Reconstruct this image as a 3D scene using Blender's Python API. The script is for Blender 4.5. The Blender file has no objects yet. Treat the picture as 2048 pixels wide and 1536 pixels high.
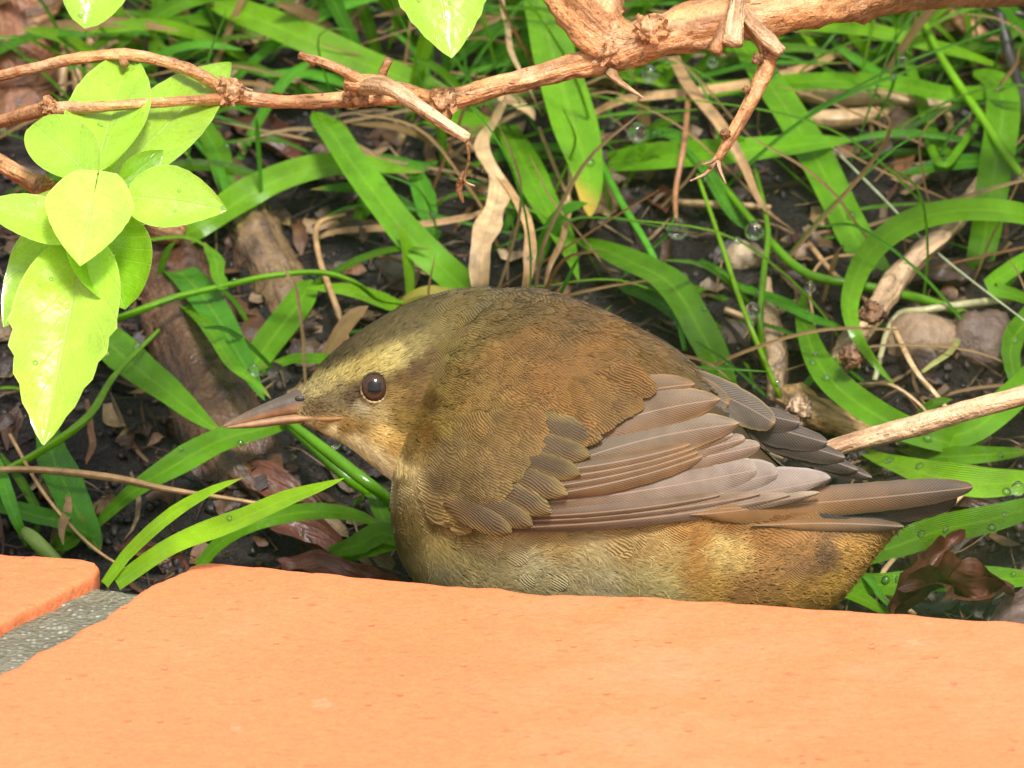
import bpy, math, random
import numpy as np
from mathutils import Vector, noise
random.seed(7); rng = np.random.default_rng(7)
scn = bpy.context.scene
COL = scn.collection

# ------------------------------------------------------------------ camera
PITCH = math.radians(18.0); DIST = 2.0
FW = np.array([0, math.cos(PITCH), -math.sin(PITCH)])
UP = np.array([0, math.sin(PITCH), math.cos(PITCH)])
RT = np.array([1.0, 0, 0])
TGT = np.array([0, 0, 0.0586])
CAMP = TGT - FW * DIST
cd = bpy.data.cameras.new('camera'); cam = bpy.data.objects.new('camera', cd); COL.objects.link(cam)
cam.location = CAMP; cam.rotation_euler = (math.pi / 2 - PITCH, 0, 0)
cd.sensor_width = 36; cd.lens = 36 * DIST / 0.2048
cd.clip_start = 0.05; cd.clip_end = 200
cd.dof.use_dof = True; cd.dof.focus_distance = DIST - 0.015; cd.dof.aperture_fstop = 40
scn.camera = cam

# ------------------------------------------------------------------ light
SUN = Vector((0.10, -0.52, 0.80)).normalized()
w = bpy.data.worlds.new('World'); scn.world = w; w.use_nodes = True
wn = w.node_tree.nodes; wl = w.node_tree.links
sky = wn.new('ShaderNodeTexSky'); sky.sky_type = 'NISHITA'; sky.sun_disc = False
sky.sun_elevation = math.asin(SUN.z); sky.sun_rotation = math.atan2(SUN.x, SUN.y)
sky.air_density = 1.0; sky.dust_density = 3.0; sky.ozone_density = 0.6
wn['Background'].inputs['Strength'].default_value = 0.14
hs = wn.new('ShaderNodeHueSaturation'); hs.inputs['Saturation'].default_value = 0.25   # thin bright cloud: a whitish sky
wl.new(sky.outputs['Color'], hs.inputs['Color']); wl.new(hs.outputs['Color'], wn['Background'].inputs['Color'])
sd = bpy.data.lights.new('sun', 'SUN'); sd.energy = 3.1; sd.angle = math.radians(11); sd.color = (1, 0.98, 0.95)
so = bpy.data.objects.new('sun', sd); COL.objects.link(so)
so.rotation_euler = SUN.to_track_quat('Z', 'Y').to_euler(); so.location = (1, -1, 3)
scn.view_settings.view_transform = 'Standard'; scn.view_settings.look = 'None'
scn.view_settings.exposure = 0.82; scn.view_settings.gamma = 1
try:
    scn.cycles.transparent_max_bounces = 8; scn.cycles.max_bounces = 8
except Exception: pass

# ------------------------------------------------------------------ layout helpers
def at(px, py, d):                       # d in metres along the viewing direction, 0 = the bird's middle
    k = 1e-4 * (DIST + d) / DIST
    return CAMP + FW * (DIST + d) + RT * ((px - 1024) * k) + UP * ((768 - py) * k)
def proj(P):
    v = np.asarray(P) - CAMP; dz = v @ FW; k = 1e-4 * dz / DIST
    return 1024 + (v @ RT) / k, 768 - (v @ UP) / k, dz - DIST
def at_z(px, py, z):                     # the point of the horizontal plane z seen at a pixel
    a = at(px, py, 0) - CAMP
    return CAMP + a * ((z - CAMP[2]) / a[2])
def lin(c):
    r = []
    for v in c:
        v = v / 255.0
        r.append(v / 12.92 if v <= 0.04045 else ((v + 0.055) / 1.055) ** 2.4)
    return np.array(r)
TILE_Z = 0.03
def fbm(x, y, z, o=3):
    return noise.fractal(Vector((x, y, z)), 1.0, 2.0, o)
def base_h(y):
    t = y - 0.012
    if t <= 0: return 0.0
    s = 0.36 * (t - 0.012 * (1 - math.exp(-t / 0.012)))
    return s if t < 0.45 else 0.36 * 0.438 + 0.12 * (1 - math.exp(-(t - 0.45) * 3))
def gh(x, y):
    b = base_h(y)
    if y > -0.03:
        b += 0.0045 * fbm(x * 28, y * 28, 1.3) + 0.0018 * fbm(x * 110, y * 110, 4.1, 2)
    return b
def gpt(px, py, lift=0.0):               # ground point seen at a pixel, lifted towards the viewer (metres)
    a = at(px, py, 0) - CAMP; a = a / np.linalg.norm(a)
    lo, hi = DIST - 0.05, DIST + 0.9
    t = lo
    while t < hi:
        p = CAMP + a * t
        if p[2] < gh(p[0], p[1]): break
        t += 0.004
    return CAMP + a * (t - lift)
def catmull(P, n):
    P = [np.asarray(p, float) for p in P]
    if len(P) == 2: P = [P[0], P[0] * 0.5 + P[1] * 0.5, P[1]]
    Q = [2 * P[0] - P[1]] + P + [2 * P[-1] - P[-2]]
    m = len(P) - 1; out = []
    for i in range(n):
        u = i / (n - 1) * m; k = min(int(u), m - 1); t = u - k
        a, b, c, d = Q[k:k + 4]
        out.append(0.5 * (2 * b + (c - a) * t + (2 * a - 5 * b + 4 * c - d) * t * t + (3 * b - a - 3 * c + d) * t ** 3))
    return np.array(out)
def interp(xs, ys, x): return np.interp(x, xs, ys)

# ------------------------------------------------------------------ object helpers
def mesh_obj(name, V, F, mat, parent=None, col=None, uv=None, smooth=True, origin=None):
    V = np.asarray(V, float)
    if parent is not None: V = V - np.array(parent.location) if parent.type == 'EMPTY' else V - np.array(parent['_o'])
    elif origin is not None: V = V - np.asarray(origin)
    me = bpy.data.meshes.new(name); me.from_pydata(V.tolist(), [], F if isinstance(F, list) else F.tolist()); me.update()
    if smooth: me.polygons.foreach_set('use_smooth', np.ones(len(me.polygons), bool))
    if col is not None:
        col = np.asarray(col, float)
        if col.ndim == 1: col = np.tile(col, (len(V), 1))
        ca = me.color_attributes.new('Col', 'FLOAT_COLOR', 'POINT')
        ca.data.foreach_set('color', np.concatenate([col[:, :3], np.ones((len(V), 1))], 1).ravel())
    if uv is not None:
        uv = np.asarray(uv, float); ul = me.uv_layers.new(name='UVMap')
        li = np.zeros(len(me.loops), int); me.loops.foreach_get('vertex_index', li)
        ul.data.foreach_set('uv', uv[li].ravel())
    me.materials.append(mat)
    o = bpy.data.objects.new(name, me); COL.objects.link(o)
    if parent is not None: o.parent = parent
    elif origin is not None: o.location = origin
    return o
def empty(name, loc, label, cat, group=None):
    o = bpy.data.objects.new(name, None); COL.objects.link(o); o.location = loc; o.empty_display_size = 0.01
    return tag(o, label, cat, group)
def tag(o, label=None, cat=None, group=None, kind=None):
    if label: o['label'] = label
    if cat: o['category'] = cat
    if group: o['group'] = group
    if kind: o['kind'] = kind
    return o
def grid_faces(n, m):                    # n rows of m verts
    i = np.arange(n - 1)[:, None] * m; j = np.arange(m - 1)[None, :]
    a = (i + j).ravel()
    return np.stack([a, a + 1, a + m + 1, a + m], 1)
class Bag:                               # collects many small meshes for one object
    def __init__(s): s.V = []; s.F = []; s.C = []; s.U = []; s.n = 0
    def add(s, V, F, col, uv=None):
        V = np.asarray(V, float); F = np.asarray(F)
        s.V.append(V); s.F += (F + s.n).tolist(); s.n += len(V)
        col = np.asarray(col, float); s.C.append(np.tile(col, (len(V), 1)) if col.ndim == 1 else col)
        s.U.append(np.zeros((len(V), 2)) if uv is None else uv)
    def build(s, name, mat, parent=None, smooth=True, origin=None):
        return mesh_obj(name, np.concatenate(s.V), s.F, mat, parent, np.concatenate(s.C), np.concatenate(s.U), smooth, origin)

# ------------------------------------------------------------------ materials
class NT:
    def __init__(s, name):
        s.m = bpy.data.materials.new(name); s.m.use_nodes = True
        s.t = s.m.node_tree; s.N = s.t.nodes; s.L = s.t.links
        s.p = s.N['Principled BSDF']; s.out = s.N['Material Output']
    def n(s, typ, ins=None, **kw):
        x = s.N.new(typ)
        for k, v in kw.items(): setattr(x, k, v)
        for k, v in (ins or {}).items():
            if hasattr(v, 'is_output'): s.L.new(v, x.inputs[k])
            else: x.inputs[k].default_value = v
        return x
    def math(s, op, a, b=0.0, c=0.0, clamp=False):
        x = s.N.new('ShaderNodeMath'); x.operation = op; x.use_clamp = clamp
        for i, v in enumerate((a, b, c)):
            if hasattr(v, 'is_output'): s.L.new(v, x.inputs[i])
            else: x.inputs[i].default_value = v
        return x.outputs[0]
    def noise(s, vec, scale, detail=3, rough=0.55):
        return s.n('ShaderNodeTexNoise', {'Vector': vec, 'Scale': scale, 'Detail': detail, 'Roughness': rough}).outputs['Fac']
    def rng(s, v, a, b, c=0.0, d=1.0):
        return s.n('ShaderNodeMapRange', {'Value': v, 'From Min': a, 'From Max': b, 'To Min': c, 'To Max': d}).outputs[0]
    def mix(s, f, a, b, mode='MIX'):
        x = s.N.new('ShaderNodeMix'); x.data_type = 'RGBA'; x.blend_type = mode
        for k, v in ((0, f), (6, a), (7, b)):
            if hasattr(v, 'is_output'): s.L.new(v, x.inputs[k])
            else: x.inputs[k].default_value = v if k == 0 else (*v[:3], 1)
        return x.outputs[2]
    def scale(s, c, f):                  # colour times factor
        x = s.N.new('ShaderNodeVectorMath'); x.operation = 'SCALE'
        s.L.new(c, x.inputs[0])
        if hasattr(f, 'is_output'): s.L.new(f, x.inputs['Scale'])
        else: x.inputs['Scale'].default_value = f
        return x.outputs[0]
    def set(s, **kw):
        for k, v in kw.items():
            k = k.replace('_', ' ')
            if hasattr(v, 'is_output'): s.L.new(v, s.p.inputs[k])
            else: s.p.inputs[k].default_value = v
    def bump(s, h, strength, dist):
        s.L.new(s.n('ShaderNodeBump', {'Height': h, 'Strength': strength, 'Distance': dist}).outputs[0], s.p.inputs['Normal'])
    def translucent(s, c, f):
        t = s.n('ShaderNodeBsdfTranslucent', {'Color': c})
        m = s.n('ShaderNodeMixShader', {0: f, 1: s.p.outputs[0], 2: t.outputs[0]})
        s.L.new(m.outputs[0], s.out.inputs['Surface'])
    def attr(s): return s.n('ShaderNodeVertexColor', layer_name='Col').outputs['Color']
    def obj(s): return s.n('ShaderNodeTexCoord').outputs['Object']
    def gen(s): return s.n('ShaderNodeNewGeometry').outputs['Position']
    def uv(s):
        x = s.n('ShaderNodeSeparateXYZ', {0: s.n('ShaderNodeTexCoord').outputs['UV']}); return x.outputs[0], x.outputs[1]

def mat_blade():
    k = NT('grass_blade'); c = k.attr(); u, v = k.uv()
    d = k.math('ABSOLUTE', k.math('SUBTRACT', u, 0.5))
    rib = k.rng(d, 0.02, 0.07, 1, 0)
    vein = k.math('SINE', k.math('MULTIPLY', u, 95.0))
    nz = k.noise(k.gen(), 130, 3); nb = k.noise(k.gen(), 900, 2)
    f = k.math('ADD', k.math('MULTIPLY', vein, 0.05), k.rng(nz, 0.3, 0.7, 0.78, 1.16))
    c2 = k.scale(c, f)
    c2 = k.mix(k.math('MULTIPLY', rib, 0.25), c2, (0.30, 0.52, 0.05))
    sp = k.rng(nb, 0.66, 0.72, 0, 0.35)
    c2 = k.mix(sp, c2, (0.22, 0.24, 0.05))
    k.set(Base_Color=c2, Roughness=k.rng(k.noise(k.gen(), 210, 3), 0.42, 0.6, 0.42, 0.16))
    k.p.inputs['Specular IOR Level'].default_value = 0.5
    k.bump(k.math('ADD', k.math('MULTIPLY', vein, 0.5), k.math('MULTIPLY', nz, 1.5)), 0.5, 0.0006)
    k.translucent(k.scale(c2, 1.3), 0.40); return k.m
def mat_leaf():
    k = NT('shrub_leaf'); c = k.attr(); u, v = k.uv()
    s = k.math('ABSOLUTE', k.math('SUBTRACT', u, 0.5))
    ph = k.math('SUBTRACT', v, k.math('MULTIPLY', s, 0.75))
    wv = k.math('ABSOLUTE', k.math('SUBTRACT', k.math('FRACT', k.math('MULTIPLY', ph, 7.0)), 0.5))
    side = k.rng(wv, 0.0, 0.07, 1, 0); rib = k.rng(s, 0.006, 0.02, 1, 0)
    ln = k.math('MAXIMUM', k.math('MULTIPLY', side, 0.22), rib)
    nz = k.noise(k.gen(), 120, 3)
    c2 = k.scale(c, k.rng(nz, 0.3, 0.7, 0.84, 1.1))
    c2 = k.mix(k.math('MULTIPLY', ln, 0.40), c2, (0.55, 0.70, 0.20))
    nf = k.n('ShaderNodeTexVoronoi', {'Vector': k.gen(), 'Scale': 900.0}, feature='DISTANCE_TO_EDGE').outputs['Distance']
    c2 = k.scale(c2, k.rng(nf, 0.0, 0.12, 1.08, 0.97))
    bl = k.noise(k.gen(), 330, 3)
    c2 = k.mix(k.rng(bl, 0.68, 0.74, 0, 0.35), c2, (0.30, 0.30, 0.04))
    edge = k.rng(s, 0.485, 0.498, 0, 0.35)
    c2 = k.mix(edge, c2, (0.7, 0.75, 0.3))
    k.set(Base_Color=c2, Roughness=k.rng(k.noise(k.gen(), 230, 3), 0.42, 0.6, 0.42, 0.12))
    k.set(Coat_Weight=0.35, Coat_Roughness=0.06)
    k.bump(k.math('SUBTRACT', k.math('MULTIPLY', nz, 3.0), ln), 0.45, 0.0006)
    k.translucent(k.scale(c2, 1.2), 0.42); return k.m
def mat_bark(name, dark, spotf=0.5, pale=(0.78, 0.51, 0.29)):
    k = NT(name); c = k.attr(); tc = k.n('ShaderNodeTexCoord').outputs['UV']
    mp = k.n('ShaderNodeMapping', {'Vector': tc, 'Scale': (260, 3.2, 1)}).outputs[0]
    st = k.noise(mp, 1.0, 4, 0.65)
    mp2 = k.n('ShaderNodeMapping', {'Vector': tc, 'Scale': (90, 7, 1)}).outputs[0]
    st2 = k.noise(mp2, 1.0, 5, 0.7)
    g = k.noise(k.gen(), 420, 4, 0.65); sp = k.noise(k.gen(), 900, 2)
    c2 = k.scale(c, k.rng(g, 0.3, 0.7, 0.72, 1.2))
    c2 = k.mix(k.rng(st, 0.40, 0.54, 0.85, 0), c2, dark)
    c2 = k.mix(k.rng(st2, 0.50, 0.70, 0, 0.65), c2, pale)
    c2 = k.mix(k.rng(sp, 0.30, 0.36, spotf, 0), c2, (0.03, 0.018, 0.01))
    k.set(Base_Color=c2, Roughness=k.rng(k.noise(k.gen(), 150, 2), 0.4, 0.6, 0.6, 0.33))
    k.bump(k.math('ADD', k.math('ADD', st, k.math('MULTIPLY', st2, 0.8)), k.math('MULTIPLY', g, 0.7)), 1.0, 0.0014); return k.m
def mat_dry():
    k = NT('dry_plant'); c = k.attr(); u, v = k.uv()
    vein = k.noise(k.n('ShaderNodeCombineXYZ', {0: k.math('MULTIPLY', u, 14), 1: k.math('MULTIPLY', v, 3)}).outputs[0], 1.0, 3)
    g = k.noise(k.gen(), 350, 4, 0.65)
    c2 = k.scale(c, k.math('MULTIPLY', k.rng(vein, 0.3, 0.7, 0.7, 1.2), k.rng(g, 0.3, 0.7, 0.6, 1.25)))
    k.set(Base_Color=c2, Roughness=0.4); k.bump(k.math('ADD', vein, g), 0.6, 0.0006)
    k.translucent(c2, 0.15); return k.m
def mat_soil():
    k = NT('wet_soil'); p = k.gen()
    a = k.noise(p, 45, 4, 0.6); b = k.noise(p, 330, 5, 0.7); c = k.noise(p, 1200, 3, 0.6)
    col = k.mix(k.rng(a, 0.35, 0.65), (0.004, 0.003, 0.0025), (0.015, 0.009, 0.006))
    col = k.mix(k.rng(b, 0.55, 0.75, 0, 0.6), col, (0.04, 0.023, 0.015))
    col = k.mix(k.rng(c, 0.64, 0.72, 0, 0.3), col, (0.08, 0.06, 0.05))
    k.set(Base_Color=col, Roughness=k.rng(b, 0.35, 0.65, 0.25, 0.7))
    k.bump(k.math('ADD', k.math('MULTIPLY', b, 1.0), k.math('MULTIPLY', c, 0.4)), 0.9, 0.004); return k.m
def mat_attr(name, rough, scale=400, bump=0.5, dist=0.0006, lo=0.7, hi=1.25, spec=0.5):
    k = NT(name); c = k.attr(); g = k.noise(k.gen(), scale, 5, 0.65)
    k.set(Base_Color=k.scale(c, k.rng(g, 0.3, 0.7, lo, hi)), Roughness=rough)
    k.p.inputs['Specular IOR Level'].default_value = spec
    k.bump(g, bump, dist); return k.m
def mat_tile():
    k = NT('terracotta'); p = k.gen()
    a = k.noise(p, 11, 5, 0.6); b = k.noise(p, 170, 5, 0.65); gr = k.noise(p, 1500, 3, 0.7); gr2 = k.noise(p, 650, 4, 0.7)
    col = k.mix(k.rng(a, 0.32, 0.68), (0.61, 0.168, 0.056), (0.65, 0.195, 0.070))
    col = k.mix(k.rng(b, 0.42, 0.72, 0, 0.55), col, (0.55, 0.145, 0.050))
    col = k.scale(col, k.math('MULTIPLY', k.rng(gr, 0.25, 0.75, 0.80, 1.18), k.rng(gr2, 0.25, 0.75, 0.84, 1.14)))
    mp = k.n('ShaderNodeMapping', {'Vector': p, 'Scale': (230, 420, 300), 'Rotation': (0, 0, 0.25)}).outputs[0]
    s = k.noise(mp, 1.0, 2, 0.5)
    col = k.mix(k.rng(s, 0.64, 0.72, 0, 0.55), col, (0.36, 0.085, 0.03))
    pit = k.n('ShaderNodeTexVoronoi', {'Vector': p, 'Scale': 330.0}); hh = k.n('ShaderNodeSeparateColor', {0: pit.outputs['Color']}).outputs[0]
    pm = k.math('MULTIPLY', k.rng(hh, 0.90, 0.93), k.rng(pit.outputs['Distance'], 0.12, 0.25, 1, 0))
    col = k.mix(k.math('MULTIPLY', pm, 0.35), col, (0.22, 0.06, 0.025))
    w = k.noise(p, 60, 4, 0.6); w2 = k.noise(p, 6, 3)
    col = k.mix(k.rng(w, 0.68, 0.78, 0, 0.35), col, (0.76, 0.48, 0.32))
    col = k.mix(k.math('MULTIPLY', k.rng(w2, 0.52, 0.70), k.rng(w, 0.42, 0.6, 0.0, 0.10)), col, (0.76, 0.48, 0.33))
    k.set(Base_Color=col, Roughness=k.rng(b, 0.3, 0.7, 0.55, 0.85))
    hgt = k.math('ADD', k.math('MULTIPLY', b, 0.8), k.math('ADD', k.math('MULTIPLY', gr2, 0.5), k.math('MULTIPLY', pm, -1.2)))
    k.bump(hgt, 0.6, 0.0009); return k.m
def mat_mortar():
    k = NT('mortar'); p = k.gen()
    a = k.noise(p, 70, 4); v = k.n('ShaderNodeTexVoronoi', {'Vector': p, 'Scale': 850.0})
    col = k.mix(k.rng(a, 0.35, 0.65), (0.10, 0.092, 0.055), (0.17, 0.155, 0.10))
    h = k.n('ShaderNodeSeparateColor', {0: v.outputs['Color']}).outputs[0]
    col = k.mix(k.math('MULTIPLY', k.rng(h, 0.70, 0.95), k.rng(v.outputs['Distance'], 0.2, 0.6, 0.7, 0)), col, (0.42, 0.41, 0.36))
    k.set(Base_Color=col, Roughness=0.8)
    k.bump(k.math('SUBTRACT', k.math('MULTIPLY', a, 2), v.outputs['Distance']), 0.8, 0.0012); return k.m
def mat_vane():
    k = NT('feather_vane'); c = k.attr(); u, v = k.uv()
    av = k.math('ABSOLUTE', v)
    ph = k.math('MULTIPLY', k.math('SUBTRACT', u, k.math('MULTIPLY', av, 1.5)), 2 * math.pi * 100 / 8.0)
    wob = k.noise(k.gen(), 700, 2)
    st = k.math('SINE', k.math('ADD', ph, k.math('MULTIPLY', wob, 5.0)))
    g = k.noise(k.gen(), 260, 4, 0.6)
    rib = k.rng(av, 0.008, 0.018, 1, 0)
    c2 = k.scale(c, k.math('MULTIPLY', k.rng(st, -1, 1, 0.95, 1.03), k.rng(g, 0.3, 0.7, 0.84, 1.14)))
    c2 = k.mix(k.math('MULTIPLY', rib, 0.45), c2, (0.30, 0.20, 0.13))
    k.set(Base_Color=c2, Roughness=0.55); k.p.inputs['Specular IOR Level'].default_value = 0.35
    k.set(Sheen_Weight=0.25, Sheen_Roughness=0.4)
    k.bump(k.math('ADD', st, k.math('MULTIPLY', rib, 4)), 0.22, 0.0002); return k.m
def mat_contour():
    k = NT('contour_feather'); c = k.attr(); u, v = k.uv(); p = k.gen()
    ln = k.n('ShaderNodeVectorMath', {0: p, 1: (0.42, 0.25, 0.88)}, operation='DOT_PRODUCT').outputs['Value']
    warp = k.noise(p, 75, 1.5); w2 = k.noise(p, 320, 2)
    ph = k.math('ADD', k.math('MULTIPLY', ln, 2 * math.pi / 0.00052), k.math('ADD', k.math('MULTIPLY', warp, 75.0), k.math('MULTIPLY', w2, 9.0)))
    st = k.math('SINE', k.math('ADD', ph, k.math('MULTIPLY', u, 13.0)))
    amp = k.rng(k.noise(p, 110, 2), 0.34, 0.60, 0.08, 0.52)
    f = k.math('ADD', k.math('MULTIPLY', k.math('SUBTRACT', st, 0.3), amp), 1.06)
    g = k.noise(p, 210, 4, 0.65); big = k.noise(k.n('ShaderNodeMapping', {'Vector': p, 'Rotation': (0, -0.45, 0), 'Scale': (38, 60, 120)}).outputs[0], 1.0, 3)
    c2 = k.scale(c, k.math('MULTIPLY', f, k.math('MULTIPLY', k.rng(g, 0.3, 0.7, 0.80, 1.2), k.rng(big, 0.3, 0.7, 0.70, 1.22))))
    k.set(Base_Color=c2, Roughness=0.65, Sheen_Weight=0.12, Sheen_Roughness=0.4); k.p.inputs['Specular IOR Level'].default_value = 0.2
    k.bump(st, 0.4, 0.0002); return k.m
def mat_simple(name, col, rough, **kw):
    k = NT(name); k.set(Base_Color=(*col, 1), Roughness=rough, **kw); return k.m
def mat_bead():
    k = NT('water_bead'); k.N.remove(k.p)
    fr = k.n('ShaderNodeFresnel', {'IOR': 1.45}).outputs[0]
    tr = k.n('ShaderNodeBsdfTransparent', {'Color': (0.96, 1.0, 0.95, 1)}); gl = k.n('ShaderNodeBsdfGlossy', {'Color': (1, 1, 1, 1), 'Roughness': 0.06})
    tl = k.n('ShaderNodeBsdfTranslucent', {'Color': (0.9, 0.95, 0.9, 1)})
    m0 = k.n('ShaderNodeMixShader', {0: 0.12, 1: tr.outputs[0], 2: tl.outputs[0]})
    m = k.n('ShaderNodeMixShader', {0: fr, 1: m0.outputs[0], 2: gl.outputs[0]})
    k.L.new(m.outputs[0], k.out.inputs['Surface']); return k.m
M = dict(bead=mat_bead(), blade=mat_blade(), leaf=mat_leaf(), bark=mat_bark('orange_bark', (0.20, 0.085, 0.03)), oldbark=mat_bark('old_bark', (0.030, 0.015, 0.009), 0.8, (0.21, 0.125, 0.06)),
         dry=mat_dry(), soil=mat_soil(), tile=mat_tile(), mortar=mat_mortar(), vane=mat_vane(), contour=mat_contour(),
         stone=mat_attr('stone', 0.55, 260, 0.7, 0.002), clod=mat_attr('soil_crumb', 0.4, 500, 0.8, 0.001),
         plume=mat_attr('plumage', 0.6, 300, 0.0, 0.0001, 0.85, 1.15, 0.25), beak=mat_attr('horn', 0.42, 380, 0.5, 0.0004, 0.68, 1.22, 0.4),
         water=mat_simple('water_drop', (1, 1, 1), 0.0, Transmission_Weight=1.0, IOR=1.333))

# ------------------------------------------------------------------ the setting: soil, mortar, tiles
def build_ground():
    def axis(lo, hi, step, far_lo, far_hi):
        c = list(np.arange(lo, hi, step)); g = step; x = lo
        a = []
        while x > far_lo: g *= 1.22; x -= g; a.append(x)
        b = []; g = step; x = c[-1]
        while x < far_hi: g *= 1.22; x += g; b.append(x)
        return np.array(a[::-1] + c + b)
    X = axis(-0.16, 0.16, 0.0014, -60, 60); Y = axis(-0.02, 0.30, 0.0014, -60, 60)
    V = np.array([(x, y, gh(x, y) - (0.006 if y < -0.03 else 0)) for y in Y for x in X])
    o = mesh_obj('ground', V, grid_faces(len(Y), len(X)), M['soil']); tag(o, 'dark wet garden soil behind the terracotta tiles', kind='structure')
build_ground()

def slab(name, outline, ztop, zbot, mat, jit=0.0009, bev=0.0007, wav=0.0):
    # outline: world xy points, counter-clockwise; resampled, roughened and rounded along its upper edge
    P = []
    m = len(outline)
    for i in range(m):
        a = np.array(outline[i]); b = np.array(outline[(i + 1) % m]); L = np.linalg.norm(b - a)
        k = max(1, int(min(L, 0.3) / 0.0018)) if L < 0.45 else 40
        for j in range(k): P.append(a + (b - a) * j / k)
    P = np.array(P)
    nrm = np.roll(P, -1, 0) - np.roll(P, 1, 0); nrm = np.stack([nrm[:, 1], -nrm[:, 0]], 1)
    nrm /= np.linalg.norm(nrm, axis=1)[:, None] + 1e-9
    j = np.array([fbm(p[0] * 160, p[1] * 160, 2.2, 3) for p in P]) * jit
    P = P + nrm * j[:, None]
    rings = []
    for off, z in ((0, zbot), (0, ztop - bev * 2), (-bev * 0.12, ztop - bev), (-bev * 0.5, ztop - bev * 0.3), (-bev * 1.3, ztop), (-bev * 3, ztop)):
        q = P + nrm * off
        rings.append(np.column_stack([q, np.full(len(q), z)]))
    n = len(P); V = np.concatenate(rings); F = []
    for r in range(len(rings) - 1):
        for i in range(n):
            k = (i + 1) % n; F.append([r * n + i, r * n + k, (r + 1) * n + k, (r + 1) * n + i])
    F.append([(len(rings) - 1) * n + i for i in range(n)]); F.append([n - 1 - i for i in range(n)])
    c = P.mean(0)
    return mesh_obj(name, V, F, mat, origin=(c[0], c[1], zbot))
def tz(px, py): return at_z(px, py, TILE_Z)[:2]
edge = [(2048, 1243), (1900, 1234), (1700, 1219), (1500, 1206), (1300, 1193), (1130, 1187), (1092, 1190), (1060, 1186), (1000, 1174), (900, 1170), (800, 1158), (700, 1149), (600, 1139), (470, 1129), (425, 1123), (396, 1125), (380, 1131), (372, 1141), (330, 1155), (290, 1176), (200, 1236), (100, 1292), (0, 1347)]
E = [tz(*p) for p in edge]
r0 = E[0] + (E[0] - E[3]) / np.linalg.norm(E[0] - E[3]) * 0.22
jd = (E[-1] - E[-4]) / np.linalg.norm(E[-1] - E[-4])
l1 = E[-1] + jd * 0.30
main = [r0] + E + [l1, np.array([r0[0] + 0.02, l1[1] - 0.05])]
o = slab('terracotta_tile', main, TILE_Z, 0.006, M['tile']); tag(o, 'large orange terracotta tile with a chipped corner in front of the bird', 'tile')
le = [(0, 1107), (90, 1111), (165, 1117), (190, 1124), (199, 1133), (190, 1146), (120, 1185), (60, 1215), (0, 1247)]
LE = [tz(*p) for p in le]
ld = (LE[-1] - LE[-4]) / np.linalg.norm(LE[-1] - LE[-4])
bd = (LE[0] - LE[2]) / np.linalg.norm(LE[0] - LE[2])
LE = [p for p in LE]
left = (LE + [LE[-1] + ld * 0.30, LE[-1] + ld * 0.34 + bd * 0.30, LE[0] + bd * 0.28])[::-1]
o = slab('terracotta_tile', left, TILE_Z, 0.006, M['tile'], jit=0.0007); tag(o, 'orange terracotta tile beyond the grey mortar joint', 'tile')
# mortar bed under and between the tiles, lumpy where it shows
def build_mortar():
    back = [tz(2048, 1243) + (0.2, -0.03), tz(1300, 1193) + (0, -0.006), tz(420, 1130) + (0.0, -0.004), tz(280, 1160), tz(205, 1152), tz(165, 1130) + (0, -0.004), tz(0, 1107) + (-0.25, 0.02)]
    xs = np.concatenate([np.arange(-0.40, -0.135, 0.02), np.arange(-0.135, -0.07, 0.0012), np.arange(-0.07, 0.36, 0.02)])
    bx = np.array([b[0] for b in back])[::-1]; by = np.array([b[1] for b in back])[::-1]
    V = []; R = 130
    for i in range(R):
        for x in xs:
            yb = np.interp(x, bx, by) + 0.0008 * fbm(x * 300, 0, 0)
            t = i / (R - 1); y = yb - (t ** 1.6) * 0.42
            z = TILE_Z - 0.0028 + 0.0006 * fbm(x * 150, y * 150, 3, 4) - (0.0022 if i < 2 else 0)
            if i == 0: z = 0.0
            V.append((x, y, z))
    o = mesh_obj('mortar_bed', V, grid_faces(R, len(xs)), M['mortar']); tag(o, 'sandy grey mortar bed showing in the joint between the tiles', kind='structure')
build_mortar()

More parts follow.
